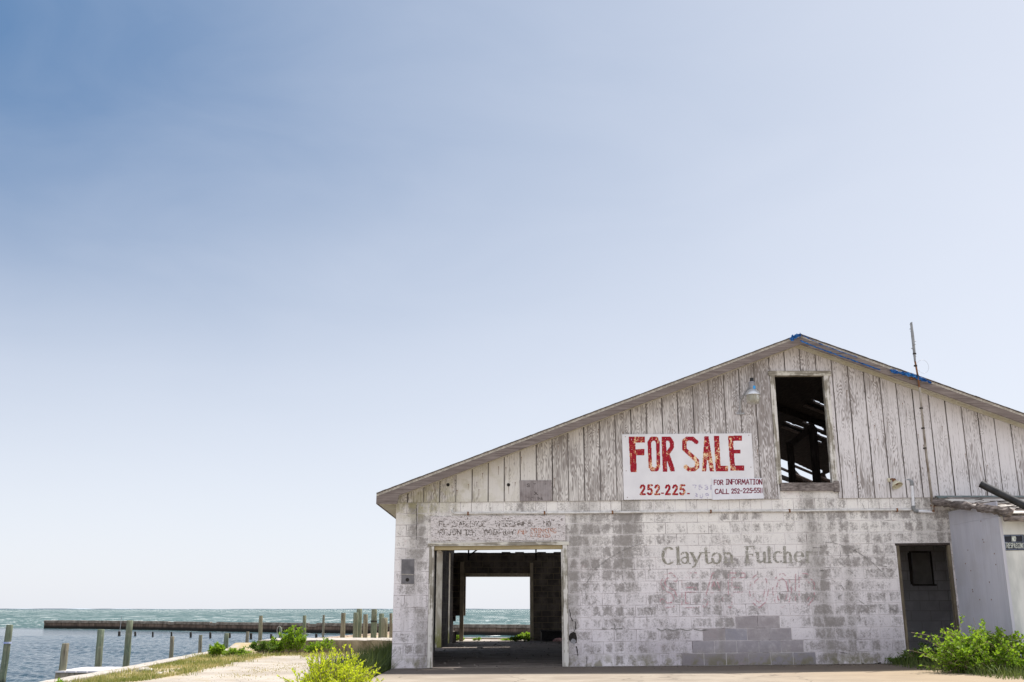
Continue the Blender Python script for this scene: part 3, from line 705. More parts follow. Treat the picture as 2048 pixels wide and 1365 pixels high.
def roof_slope(side, holes):
    mb = MB(); L = XR - XE; nx, ny = 130, 330; t = 0.045
    ok = np.ones((nx, ny), bool); pol = [(p, min(q[0] for q in p), max(q[0] for q in p), min(q[1] for q in p), max(q[1] for q in p)) for p in holes]
    X = lambda i: XR + side * L * i / nx
    Y = lambda j: YRA + (YRB - YRA) * j / ny
    for i in range(nx):
        for j in range(ny):
            x, y = X(i + .5), Y(j + .5)
            for p, a, b, c, d in pol:
                if a <= x <= b and c <= y <= d and inpoly(x, y, p): ok[i, j] = False
    Z = lambda x: ZR - SLO * abs(x - XR)
    def quad(a, mi): mb.face(a if side > 0 else a[::-1], mi)
    for i in range(nx):
        j = 0
        while j < ny:
            if not ok[i, j]: j += 1; continue
            j0 = j
            while j < ny and ok[i, j] and (i in (0, nx-1) or ok[i, j] ) : j += 1
            x0, x1, y0, y1 = X(i), X(i + 1), Y(j0), Y(j)
            z0, z1 = Z(x0), Z(x1)
            quad([(x0, y0, z0), (x1, y0, z1), (x1, y1, z1), (x0, y1, z0)], 0)
            quad([(x0, y0, z0 - t), (x0, y1, z0 - t), (x1, y1, z1 - t), (x1, y0, z1 - t)], 1)
            quad([(x0, y0, z0 - t), (x1, y0, z1 - t), (x1, y0, z1), (x0, y0, z0)], 2 if j0 == 0 else 1)
            quad([(x0, y1, z0 - t), (x0, y1, z0), (x1, y1, z1), (x1, y1, z1 - t)], 1)
            if i == nx - 1: quad([(x1, y0, z1 - t), (x1, y1, z1 - t), (x1, y1, z1), (x1, y0, z1)], 2)
    for i in range(1, nx):                              # board edges at the holes
        for j in range(ny):
            if ok[i, j] != ok[i-1, j]:
                x = X(i); z = Z(x); mb.face([(x, Y(j), z - t), (x, Y(j+1), z - t), (x, Y(j+1), z), (x, Y(j), z)], 1)
    return mb.build('roof_slope', [M['shingle'], M['dark_wood'], M['shingle_edge']], house)
holesR.append([(6.0, 30.8), (11.5, 30.8), (11.2, 34.2), (5.7, 34.6)]); holesR.append([(9.5, 26.0), (12.0, 26.0), (12.0, 29.0), (9.8, 28.6)])  # unseen roof gaps added to brighten the hall with bounced sun
rl = roof_slope(-1, holesL); rr = roof_slope(1, holesR)
# ragged shingle lip along the front rake
for side, par in ((-1, rl), (1, rr)):
    mb = MB(); L = XR - XE; n = 90
    for k in range(n):
        xa, xb = XR + side * L * k / n, XR + side * L * (k + 1) / n
        dz = 0.010 + random.random() * 0.005; dy = random.random() * 0.012
        za, zb = roofz(xa) + 0.003, roofz(xb) + 0.003
        c = [(xa, YRA - 0.02 - dy, za), (xb, YRA - 0.02 - dy, zb), (xb, YRA + 0.6, zb), (xa, YRA + 0.6, za)]
        c += [(p[0], p[1], p[2] + dz) for p in c]
        if side < 0: c = [c[1], c[0], c[3], c[2], c[5], c[4], c[7], c[6]]
        mb.hexa(c, 0)
    mb.build('shingle_edge', M['shingle'], par)
# rake fascias, soffit under the rake, eave fascia and soffit
FH = 0.165
for side in (-1, 1):
    mb = MB(); n = 1 if side > 0 else 1
    xe = XE if side < 0 else 2 * XR - XE
    c = []
    def slab(x0, x1, y0, y1, t0, t1, mi):
        z0, z1 = roofz(x0), roofz(x1)
        c = [(x0, y0, z0 - t1), (x1, y0, z1 - t1), (x1, y1, z1 - t1), (x0, y1, z0 - t1), (x0, y0, z0 - t0), (x1, y0, z1 - t0), (x1, y1, z1 - t0), (x0, y1, z0 - t0)]
        mb.hexa(c, mi)
    a, b = (xe, XR) if side < 0 else (XR, xe)
    slab(a, b, YRA, YRA + 0.035, 0.046, FH + 0.02, 0)
    mb.build('rake_fascia', M['fascia_wood'], house)
    mb = MB()
    slab(a if side > 0 else XL, b if side < 0 else XW, YRA + 0.036, YS - 0.002, 0.05, 0.10, 0)
    slab(a if side > 0 else XL, b if side < 0 else XW, YS - 0.045, YS - 0.004, 0.101, 0.15, 0)
    mb.build('soffit', M['soffit_paint'], house)
mb = MB()
ze = roofz(XE)
mb.box(XE, XE + 0.03, YRA + 0.036, YRB, ze - FH - 0.02, ze - 0.06, 0); mb.build('eave_fascia', M['fascia_wood'], house)
mb = MB(); mb.hexa([(XE + 0.031, YRA + 0.036, ze - FH - 0.015), (XL + 0.0, YRA + 0.036, ze - FH + 0.01), (XL, YRB, ze - FH + 0.01), (XE + 0.031, YRB, ze - FH - 0.015),
                    (XE + 0.031, YRA + 0.036, ze - FH), (XL + 0.0, YRA + 0.036, ze - FH + 0.03), (XL, YRB, ze - FH + 0.03), (XE + 0.031, YRB, ze - FH)])
mb.build('soffit', M['soffit_paint'], house)
mb = MB()                                               # box end of the eave
mb.hexa([(XE, YRA - 0.001, ze - FH - 0.02), (XL + 0.06, YRA - 0.001, ze - FH - 0.02), (XL + 0.06, YRA + 0.03, ze - FH - 0.02), (XE, YRA + 0.03, ze - FH - 0.02),
         (XE, YRA - 0.001, ze - FH + 0.01), (XL + 0.10, YRA - 0.001, roofz(XL + 0.1) - FH), (XL + 0.10, YRA + 0.03, roofz(XL + 0.1) - FH), (XE, YRA + 0.03, ze - FH + 0.01)])
mb.build('eave_box', M['fascia_wood'], house)
# rafters, ties and roof posts seen through the loft window and the doorway
y = YF + 1.0
while y < YR:
    for side in (-1, 1):
        if side > 0 and not (y < 21 or abs(y - 23.4) < .7 or y > 30): continue
        mb = MB(); xe = XL if side < 0 else XW
        mb.bar((XR + side * 0.03, y, ZR - 0.12), (xe, y, roofz(xe) - 0.12), 0.05, 0.14, 0)
        mb.build('rafter', M['dark_wood'], house)
    y += 1.2
def roof_post(px, yt, yb, D, w):
    mb = MB(); a = P(px, yt, D); b = P(px + (yb - yt) * 0.065, yb, D)
    mb.box(b[0] - w/2, b[0] + w/2, D - 0.05, D + 0.05, b[2] - 1.2, a[2], 0); mb.build('roof_post', M['dark_wood'], house)
roof_post(1580, 885, 965, 22.6, 0.14); roof_post(1627, 856, 965, 22.1, 0.16)
mb = MB(); mb.bar(P(1580, 890, 22.5), P(1628, 852, 22.5), 0.1, 0.14, 0); mb.build('brace', M['dark_wood'], house)
for p0, p1 in (((455, 1128), (760, 1262)), ((560, 1112), (860, 1240)), ((640, 655), (810, 720)), ((470, 815), (640, 880))):   # loose sheathing boards across the gaps
    a, b = c7(*p0), c7(*p1); ha, hb = roofhit(*a), roofhit(*b)
    mb = MB(); mb.bar((ha[0], ha[1], roofz(ha[0]) - 0.10), (hb[0], hb[1], roofz(hb[0]) - 0.10), 0.16, 0.03); mb.build('loose_board', simple('lit_board', (0.10, 0.075, 0.065), (0.22, 0.17, 0.15), 12) if 'lit_board' not in M else M['lit_board'], house)
for yy in (20.2, 24.0, 28.0, 32.0):
    mb = MB(); mb.box(XLI, XW - TH, yy, yy + 0.05, 2.99, 3.14, 0); mb.build('tie_beam', M['dark_wood'], house)
for px in (937, 1072):                                  # old door-track hangers
    mb = MB(); a = P(px, 1085, 24.0); b = P(px, 1121, 24.0); mb.bar((a[0], 24.0, a[2] + 0.9), b, 0.035, 0.035)
    if px > 1000: mb.build('track_hanger', M['stub_dark'], house); continue
    a = P(963, 1093, 24.0); b = P(938, 1112, 24.0); mb.bar((a[0] + 0.3, 24, a[2] + 0.22), b, 0.03, 0.03)
    mb.build('track_hanger', M['stub_dark'], house)

# front door frame
mb = MB()
jz = lambda x, h: h + sh(x)
wj = 0.085
zt = oh - 0.062
def jamb(x0, x1, h1, y0, y1, mi):
    mb.hexa([fp(x0, y0, 0.005), fp(x1, y0, 0.005), fp(x1, y1, 0.005), fp(x0, y1, 0.005), fp(x0, y0, h1), fp(x1, y0, h1), fp(x1, y1, h1), fp(x0, y1, h1)], mi)
jamb(ox0 + 0.002, ox0 + wj, zt, YF - 0.022, YF + TH + 0.01, 0); jamb(ox1 - wj, ox1 - 0.002, zt, YF - 0.022, YF + TH + 0.01, 0)
jamb(ox1 - wj - 0.03, ox1 - wj - 0.001, zt - 0.06, YF + 0.03, YF + 0.07, 0)
def header(x0, x1, h0, h1, y0, y1, mi):
    mb.hexa([fp(x0, y0, h0), fp(x1, y0, h0), fp(x1, y1, h0), fp(x0, y1, h0), fp(x0, y0, h1), fp(x1, y0, h1), fp(x1, y1, h1), fp(x0, y1, h1)], mi)
header(ox0 - 0.03, ox1 + 0.03, zt + 0.001, oh, YF - 0.032, YF + TH + 0.01, 1)
header(ox0 + wj + 0.001, ox1 - wj - 0.001, zt - 0.068, zt, YF + 0.02, YF + 0.18, 2)
mb.build('door_frame', [M['painted_trim'], M['header_trim'], M['ochre_trim']], house)
mb = MB()
jamb(rx0 + 0.002, rx0 + 0.05, rh - 0.03, YF - 0.008, YF + 0.07, 0); jamb(rx1 - 0.05, rx1 - 0.002, rh - 0.03, YF - 0.008, YF + 0.05, 0)
header(rx0 - 0.02, rx1 - 0.002, rh - 0.029, rh + 0.01, YF - 0.010, YF + TH, 1)
mb.build('door_frame', [M['ochre_post'], M['dark_wood']], house)

# ------------------------------------------------------------------ painted writing: dabs of paint on a fine grid
def vnoise(u, v, s, seed=0):
    u = np.asarray(u) / s; v = np.asarray(v) / s
    iu = np.floor(u).astype(int); iv = np.floor(v).astype(int); fu = u - iu; fv = v - iv
    fu = fu*fu*(3-2*fu); fv = fv*fv*(3-2*fv)
    def h(a, b):
        x = np.sin(a * 127.1 + b * 311.7 + seed * 74.7) * 43758.5453; return x - np.floor(x)
    return (h(iu,iv)*(1-fu)+h(iu+1,iv)*fu)*(1-fv) + (h(iu,iv+1)*(1-fu)+h(iu+1,iv+1)*fu)*fv
def stroke_mask(U, V, strokes):
    m = np.zeros(U.shape, bool)
    for pts, wx, wy, kind in strokes:
        for (a, b) in zip(pts, pts[1:]) if len(pts) > 1 else [(pts[0], pts[0])]:
            n = max(2, int(max(abs(b[0]-a[0]) / max(wx, 1e-6), abs(b[1]-a[1]) / max(wy, 1e-6)) * 4) + 2)
            for t in np.linspace(0, 1, n):
                du = np.abs(U - (a[0] + (b[0]-a[0])*t)) / (wx/2); dv = np.abs(V - (a[1] + (b[1]-a[1])*t)) / (wy/2)
                m |= (np.maximum(du, dv) <= 1) if kind == 'r' else (du*du + dv*dv <= 1)
    return m
def paint(name, parent, strokes, cell, mapf, colf, minus=None):
    us = [p[0] for s in strokes for p in s[0]]; vs = [p[1] for s in strokes for p in s[0]]
    pad = max(max(s[1], s[2]) for s in strokes)
    ug = np.arange(min(us) - pad, max(us) + pad, cell); vg = np.arange(min(vs) - pad, max(vs) + pad, cell)
    U, V = np.meshgrid(ug, vg)
    m = stroke_mask(U, V, strokes)
    if minus: m &= ~stroke_mask(U, V, minus)
    uu, vv = U[m], V[m]; c, keep = colf(uu, vv)
    mb = MB(); h = cell / 2
    for u, v, cc, k in zip(uu, vv, c, keep):
        if k: mb.face([mapf(u-h, v+h), mapf(u+h, v+h), mapf(u+h, v-h), mapf(u-h, v-h)], 0, (*cc, 1))
    return mb.build(name, M['paint'], parent)
def lerpc(a, b, t): return np.outer(1-t, a) + np.outer(t, b)
def arc(cx, cy, rx, ry, a0, a1, n=18): return [(cx + rx*math.cos(R(a0+(a1-a0)*i/n)), cy + ry*math.sin(R(a0+(a1-a0)*i/n))) for i in range(n+1)]
FONT = {
 'A': (8, [[(0,10),(4,0),(8,10)],[(1.4,6.6),(6.6,6.6)]]), 'B': (6.5, [[(0,0),(0,10)],[(0,0),(4.5,0),(5.8,2.4),(4.5,4.8),(0,4.8)],[(4.5,4.8),(6.3,7.2),(4.8,10),(0,10)]]),
 'C': (7, [[(7,1.5),(5,0),(2,0.4),(0,4),(0.3,7.5),(2.4,10),(5,10),(7,8.6)]]), 'D': (7, [[(0,0),(0,10),(4,9.8),(6.8,7),(6.8,3),(4,0.2),(0,0)]]),
 'E': (6, [[(6,0),(0,0),(0,10),(6,10)],[(0,4.8),(5,4.8)]]), 'F': (6, [[(6,0),(0,0),(0,10)],[(0,4.8),(5,4.8)]]),
 'G': (7, [[(7,1.5),(5,0),(2,0.4),(0,4),(0.3,7.5),(2.4,10),(6,9.6),(7,8),(7,5.5),(4.4,5.5)]]), 'H': (7, [[(0,0),(0,10)],[(7,0),(7,10)],[(0,5),(7,5)]]),
 'I': (5, [[(2.5,0),(2.5,10)],[(0.4,0),(4.6,0)],[(0.4,10),(4.6,10)]]), 'i': (1.5, [[(0.7,0),(0.7,10)]]), 'J': (5, [[(4.4,0),(4.4,8),(3,10),(1.2,10),(0,8.4)]]), 'K': (7, [[(0,0),(0,10)],[(6.5,0),(0,5.5)],[(2,4.2),(7,10)]]),
 'L': (6, [[(0,0),(0,10),(6,10)]]), 'M': (9, [[(0,10),(1,0),(4.5,7),(8,0),(9,10)]]), 'N': (7, [[(0,10),(0,0),(7,10),(7,0)]]),
 'O': (7, [[(3.5,0),(1,1.6),(0,5),(1,8.4),(3.5,10),(6,8.4),(7,5),(6,1.6),(3.5,0)]]), 'P': (6.5, [[(0,10),(0,0),(4.5,0),(6.3,2.5),(4.5,5.2),(0,5.2)]]),
 'Q': (7, [[(3.5,0),(1,1.6),(0,5),(1,8.4),(3.5,10),(6,8.4),(7,5),(6,1.6),(3.5,0)],[(4.6,7),(7,10)]]),
 'R': (6.8, [[(0,10),(0,0),(4.5,0),(6.3,2.4),(4.5,5),(0,5)],[(2.6,5),(6.8,10)]]), 'S': (6.4, [[(6,1.4),(4,0),(1.6,0.3),(0.3,2.4),(1.6,4.4),(5,5.6),(6.3,7.8),(4.8,9.8),(2,10),(0,8.6)]]),
 'T': (7, [[(0,0),(7,0)],[(3.5,0),(3.5,10)]]), 'U': (7, [[(0,0),(0,7),(2,10),(5,10),(7,7),(7,0)]]), 'W': (10, [[(0,0),(2.5,10),(5,2),(7.5,10),(10,0)]]), 'X': (7, [[(0,0),(7,10)],[(7,0),(0,10)]]),
 'Y': (7, [[(0,0),(3.5,5),(7,0)],[(3.5,5),(3.5,10)]]),
 '0': (6, [[(3,0),(0.8,1.8),(0,5),(0.8,8.2),(3,10),(5.2,8.2),(6,5),(5.2,1.8),(3,0)]]), '1': (1.6, [[(0.8,0),(0.8,10)]]),
 '2': (6.4, [[(0.4,2.6),(1.8,0.3),(4,0),(5.8,1.6),(5.6,3.8),(0.4,10),(6.4,10)]]), '3': (6, [[(0.4,1.2),(3,0),(5.4,1.8),(4.6,4.2),(2.4,4.8),(5,5.6),(5.9,7.8),(4,10),(1.4,9.8),(0,8.6)]]),
 '5': (6.2, [[(5.8,0),(1,0),(0.6,4.4),(3.6,3.8),(5.8,5.6),(5.8,8),(4,10),(1.6,10),(0,8.8)]]), '7': (6, [[(0,0),(6,0),(2.2,10)]]), '9': (6, [[(5.8,3),(4,5),(1.6,4.8),(0.2,2.8),(1.4,0.4),(4,0),(5.8,2),(5.8,6),(4,10)]]),
 '-': (4, [[(0.5,5.4),(3.5,5.4)]]), '/': (5, [[(0,10),(5,0)]]), ' ': (5, []),
}
def text(s, x0, x1, y0, y1, wx, wy=None, gap=2.4, kind='c', drift=0.0):
    tot = sum(FONT[c][0] + gap for c in s) - gap; k = (x1 - x0) / tot; out = []; x = 0
    for c in s:
        wd, st = FONT[c]
        for pl in st: out.append(([(x0 + (x + p[0]) * k, y0 + (y1 - y0) * p[1] / 10 + drift * x / tot) for p in pl], wx, wy or wx, kind))
        x += wd + gap
    return out
def cropmap(ox, oy, sc, Y):
    return lambda u, v: P(ox + u / sc, oy + v / sc, Y)

# faded words and fish on the block wall
def ghost(lo, hi, thr, seed):
    def f(u, v):
        n = 0.5*vnoise(u, v, 9, seed) + 0.5*vnoise(u, v, 34, seed+1); t = vnoise(u, v, 20, seed+2)
        return lerpc(np.array(lo), np.array(hi), t), n > thr
    return f
nibx, niby = 38, 14
ST = [(arc(1160,322,68,104,-52,-310), nibx, niby, 'c'), ([(1275,215),(1283,418)], nibx, niby, 'c'), ([(1258,426),(1312,426)], 12, 12, 'c'), ([(1252,222),(1284,204)], 14, 12, 'c'),
      ([(1325,302),(1345,280),(1380,280),(1398,305),(1402,415),(1426,420)], 30, niby, 'c'), (arc(1362,378,38,38,0,360), 28, niby, 'c'),
      ([(1448,288),(1505,402)], nibx, niby, 'c'), ([(1562,288),(1500,420),(1484,455),(1462,462)], 22, niby, 'c'), ([(1425,283),(1475,283)], 12, 12, 'c'), ([(1545,283),(1590,283)], 12, 12, 'c'),
      ([(1622,228),(1636,395),(1655,418),(1690,406)], 32, niby, 'c'), ([(1602,286),(1672,284)], 12, 12, 'c'), (arc(1757,350,50,66,0,360), 32, niby, 'c'),
      ([(1868,290),(1873,405)], 34, niby, 'c'), ([(1873,312),(1900,285),(1930,292),(1944,322),(1948,405)], 30, niby, 'c'), ([(1848,408),(1898,408)], 12, 12, 'c'), ([(1928,405),(1972,405)], 12, 12, 'c'), ([(1845,284),(1870,282)], 12, 12, 'c')]
paint('painted_lettering', front_wall, ST, 3.4, cropmap(1150, 1060, 6.206, YF - 0.006), ghost((0.21,0.195,0.155), (0.40,0.375,0.33), 0.30, 3))
nibx = 34
ST = [([(255,198),(262,380)], nibx, niby, 'c'), ([(228,197),(338,194),(344,228)], 12, 12, 'c'), ([(262,285),(322,285),(322,300)], 12, 12, 'c'), ([(232,385),(292,385)], 12, 12, 'c'),
      ([(382,268),(387,360),(405,382),(440,366)], nibx, niby, 'c'), ([(460,262),(466,380)], nibx, niby, 'c'), ([(356,264),(390,262)], 12, 12, 'c'), ([(466,384),(492,384)], 12, 12, 'c'),
      ([(513,198),(522,380)], nibx, niby, 'c'), ([(498,385),(548,385)], 12, 12, 'c'), (arc(622,318,46,62,-50,-310), nibx, niby, 'c'),
      ([(694,195),(702,380)], nibx, niby, 'c'), ([(702,295),(730,260),(755,268),(766,300),(770,380)], 28, niby, 'c'), ([(678,384),(728,384)], 12, 12, 'c'), ([(745,384),(795,384)], 12, 12, 'c'),
      (arc(866,315,45,60,0,-305), 32, niby, 'c'), ([(828,308),(910,304)], 12, 12, 'c'), ([(960,252),(966,375)], nibx, niby, 'c'), ([(968,292),(986,258),(1012,258)], 20, niby, 'c'), ([(940,380),(994,380)], 12, 12, 'c')]
paint('painted_lettering', front_wall, ST, 3.4, cropmap(1450, 1060, 5.851, YF - 0.006), ghost((0.22,0.21,0.175), (0.42,0.395,0.36), 0.31, 8))
big = text('SEAFOOD', 1324, 1626, 1151, 1211, 9, 11, 3.4); inner = text('SEAFOOD', 1324, 1626, 1151, 1211, 5.5, 7, 3.4)
paint('painted_lettering', front_wall, big, 0.8, cropmap(0, 0, 1, YF - 0.006),
      lambda u, v: (lerpc(np.array((0.46,0.22,0.25)), np.array((0.58,0.42,0.44)), vnoise(u, v, 3, 5)), (0.45*vnoise(u, v, 1.7, 21) + 0.55*vnoise(u, v, 9, 22)) > 0.53), inner)
def fish(name, lines, dots, ox, oy, sc, seed):
    st = [(l, 7, 7, 'c') for l in lines] + [([d], 9, 9, 'c') for d in dots]
    paint(name, front_wall, st, 3.0, cropmap(ox, oy, sc, YF - 0.006), ghost((0.16,0.15,0.14), (0.36,0.34,0.33), 0.36, seed))
fish('painted_fish', [[(835,168),(620,240),(530,290),(400,370),(255,480)], [(215,545),(150,650),(130,730),(140,860)], [(700,290),(715,345),(745,355)], [(540,1010),(570,1080),(600,1102),(632,1080)], [(590,300),(580,340),(600,390)], [(920,440),(935,500),(905,512)], [(585,565),(600,640),(640,680)], [(740,235),(722,226),(728,246),(748,232)], [(855,185),(868,218)], [(880,180),(892,214)]],
     [(330,325),(325,358),(370,333),(402,302),(420,362),(452,350),(485,345),(515,343),(460,388),(255,383),(300,462),(255,505),(360,428),(345,490),(300,520),(165,715),(205,590),(590,280),(622,284),(200,750),(240,780),(212,790)], 1150, 1060, 6.206, 31)
fish('painted_fish', [[(1190,205),(1178,145),(1260,150),(1400,192),(1560,266),(1700,362),(1800,455),(1880,545)], [(1330,372),(1400,430)], [(1440,470),(1500,512),(1530,545)], [(1550,812),(1650,886),(1780,892),(1830,880)], [(1655,925),(1598,958),(1595,985),(1615,997)],
                      [(1930,920),(2000,950),(2005,975),(1985,995)], [(1370,760),(1328,780),(1332,806)], [(1340,655),(1362,652),(1395,700)], [(1415,600),(1430,585),(1455,610),(1440,640)], [(1520,615),(1535,630),(1500,690)], [(1345,240),(1358,300),(1345,330)], [(1435,265),(1445,310),(1420,345)], [(1680,740),(1700,785)], [(1510,240),(1590,215)], [(1700,365),(1760,410),(1890,430)]],
     [(1280,195),(1330,200),(1398,226),(1512,288),(1570,235),(1592,250),(1625,268),(1650,268),(1560,215),(1650,360),(1695,390),(1730,495),(1670,495),(1625,770),(1420,705),(1450,640),(1490,705),(1168,705),(1465,355)], 1450, 1060, 5.851, 41)
fish('painted_wave', [[(690,985),(720,998),(760,986),(800,998),(850,986),(900,998),(950,988),(1000,998),(1070,988)], [(300,982),(440,985)], [(385,950),(398,1002)], [(630,842),(662,848),(690,836)]], [], 1120, 980, 3.545, 51)

# ------------------------------------------------------------------ signs on the gable
def board(name, quad_px, Y, th, mats, label, cat, group=None):
    mb = MB(); f = [P(x, y, Y) for x, y in quad_px]; k = [(p[0], Y + th, p[2]) for p in f]   # TL, TR, BR, BL
    mb.face([f[3], f[2], f[1], f[0]], 0)
    for i in range(4):
        j = (i + 1) % 4; mb.face([f[i], f[j], k[j], k[i]], 0)
    mb.face([k[0], k[1], k[2], k[3]], 0)
    root = empty(name, ((f[0][0]+f[1][0])/2, Y, f[3][2]), label, cat, group)
    return root, mb.build('panel', mats, root)
YSG = YS - 0.026
sale, sale_p = board('sale_sign', [(1244, 869), (1503, 867), (1511, 997.5), (1248, 1000)], YSG, 0.018, M['sign_white'], 'large white plywood board with flaking red FOR SALE lettering on the gable', 'sign')
cm = cropmap(1220, 840, 6.0235, YSG - 0.002)
def rusty(seed, thr):
    red = np.array((0.29, 0.009, 0.022)); org = np.array((0.50, 0.17, 0.06)); crm = np.array((0.74, 0.55, 0.34))
    def f(u, v):
        a = 0.35*vnoise(u, v, 8, seed) + 0.35*vnoise(u, v*0.45, 17, seed+1) + 0.30*vnoise(u, v, 110, seed+2)
        t = np.clip((a - thr) / 0.10, 0, 1); t2 = np.clip((a - thr - 0.08) / 0.09, 0, 1)
        c = red[None]*(1-t)[:,None] + org[None]*t[:,None]; c = c*(1-t2)[:,None] + crm[None]*t2[:,None]
        c = c * (0.85 + 0.3*vnoise(u, v, 12, seed+5))[:,None]
        return c, np.ones(len(u), bool) & (vnoise(u, v, 7, seed+9) > 0.06)
    return f
FS = [([(265,245),(284,595)], 74, 74, 'r'), ([(262,240),(385,238)], 72, 70, 'r'), ([(300,393),(378,391)], 70, 74, 'r'),
      ([(502,230),(550,228),(576,268),(584,560),(556,600),(514,600),(486,566),(474,272),(502,230)], 44, 48, 'c'), ([(505,228),(552,228)], 60, 48, 'c'), ([(512,600),(556,600)], 60, 44, 'c'),
      ([(648,230),(662,600)], 52, 50, 'r'), ([(662,228),(716,228),(744,272),(744,335),(700,396),(676,412)], 50, 48, 'c'), ([(690,415),(754,606)], 50, 34, 'r'),
      ([(1040,268),(992,226),(930,226),(896,256),(896,352),(1046,492),(1052,566),(1014,598),(950,598),(912,566)], 52, 50, 'c'),
      ([(1162,212),(1134,612)], 50, 22, 'r'), ([(1162,212),(1228,612)], 50, 22, 'r'), ([(1145,470),(1212,470)], 20, 36, 'r'),
      ([(1284,222),(1303,590)], 60, 58, 'r'), ([(1303,588),(1396,588)], 58, 64, 'r'),
      ([(1452,222),(1478,585)], 54, 56, 'r'), ([(1470,224),(1560,222)], 60, 62, 'r'), ([(1480,383),(1546,383)], 50, 48, 'r'), ([(1485,582),(1586,580)], 60, 62, 'r')]
paint('painted_lettering', sale_p, FS, 4.5, cm, rusty(3, 0.53))
NUM = []
for ch, x in (('2',357),('5',446),('2',532),('2',660),('2',748),('5',836)): NUM += text(ch, x + 10, x + 62, 790, 898, 27, 24)
NUM += [([(622,884),(640,884)], 16, 16, 'r'), ([(936,888),(954,888)], 16, 16, 'r')]
paint('painted_lettering', sale_p, NUM, 4.0, cm, rusty(13, 0.55))
old = text('7531', 1000, 1222, 785, 840, 13, 12, 5) + text('309', 1015, 1185, 888, 944, 13, 12, 5)
paint('painted_lettering', sale_p, old, 3.5, cm, lambda u, v: (lerpc(np.array((0.34,0.30,0.42)), np.array((0.56,0.54,0.64)), vnoise(u, v, 8, 61)), vnoise(u, v, 13, 62) > 0.40))
for cx, cy in ((185,205),(1672,186),(210,935),(195,615),(1698,570),(1700,770)):
    mb = MB(); p = cm(cx, cy); mb.tube([(p[0], YSG - 0.004, p[2]), (p[0], YSG + 0.001, p[2])], 0.008, 6); mb.build('screw', M['rust'], sale_p)
info, info_p = board('information_sign', [(1424, 957), (1524, 957), (1528, 997.5), (1425, 1000)], YSG - 0.014, 0.012, M['info_white'], 'small white board with maroon hand lettering overlapping a corner of the FOR SALE board', 'sign')
ci = cropmap(1220, 840, 6.0235, YSG - 0.016)
maroon = lambda u, v: (lerpc(np.array((0.13,0.010,0.03)), np.array((0.24,0.05,0.08)), vnoise(u, v, 9, 71)), vnoise(u, v, 6, 72) > 0.05)
IT = text('FOR', 1254, 1362, 727, 782, 11) + text('INFORMATION', 1398, 1830, 718, 777, 11) + text('CALL', 1266, 1432, 836, 890, 11) + text('252', 1464, 1560, 832, 884, 11) + text('225', 1604, 1712, 826, 880, 11) + text('55', 1738, 1800, 824, 878, 11) + text('11', 1808, 1834, 822, 880, 10, None, 4)
IT += [([(1572,856),(1590,856)], 11, 11, 'r'), ([(1716,850),(1730,850)], 11, 11, 'r')]
paint('painted_lettering', info_p, IT, 2.6, ci, maroon)
# plywood board above the big doorway
wood, wood_p = board('lettered_board', [(861, 1033), (1130.5, 1031), (1131, 1081), (862, 1082)], YF - 0.020, 0.016, None or M['siding'], 'weathered white plywood board with nearly illegible stencilled lines above the big doorway', 'sign')
g = NG('flaked_plywood', 0.9, 0.1); x_, y_, z_ = g.xyz(g.pos)
n1 = g.noise(g.vmul(g.pos, (4.0, 1, 11)), 1.0, 3, 0.5, 0.8); bnd = g.m('SINE', g.m('MULTIPLY', n1, 75.0)); f_ = g.noise(g.vmul(g.pos, (12, 1, 40)), 1.0, 3, 0.6)
k_ = g.sst(g.m('ADD', g.m('MULTIPLY', bnd, 0.25), f_), 0.62, 0.78)
g.bump(bnd, 0.2, 0.004); M['flaked'] = g.col(g.mix(g.m('MULTIPLY', k_, 0.85), (0.62, 0.575, 0.565), (0.13, 0.10, 0.085))); wood_p.data.materials[0] = M['flaked']
cw = cropmap(850, 1010, 6.827, YF - 0.022)
stn = lambda lo, hi, s, th: (lambda u, v: (lerpc(np.array(lo), np.array(hi), vnoise(u, v, 12, s)), (0.5*vnoise(u, v, 9, s+1)+0.5*vnoise(u, v, 22, s+2)) > th))
paint('painted_lettering', wood_p, text('FL', 195, 300, 225, 298, 13) + text('2/AB', 370, 560, 225, 298, 13) + text('EQUE', 620, 830, 225, 298, 13) + text('WEERONEEL', 960, 1500, 222, 292, 13) + text('NO', 1620, 1720, 222, 292, 13)
      + text('REJON', 195, 490, 340, 412, 14) + text('ISH', 550, 690, 340, 412, 14) + text('FOOIN', 765, 1010, 338, 412, 14) + text('BAY', 1070, 1215, 338, 410, 14), 4.2, cw, stn((0.07,0.06,0.05), (0.22,0.19,0.17), 81, 0.47))
paint('painted_lettering', wood_p, text('AND', 1265, 1380, 345, 400, 10) + text('DRINKING', 1450, 1790, 325, 385, 10) + text('ALLOWED', 1420, 1710, 400, 440, 9), 4.0, cw, stn((0.34,0.13,0.09), (0.48,0.28,0.20), 91, 0.46))
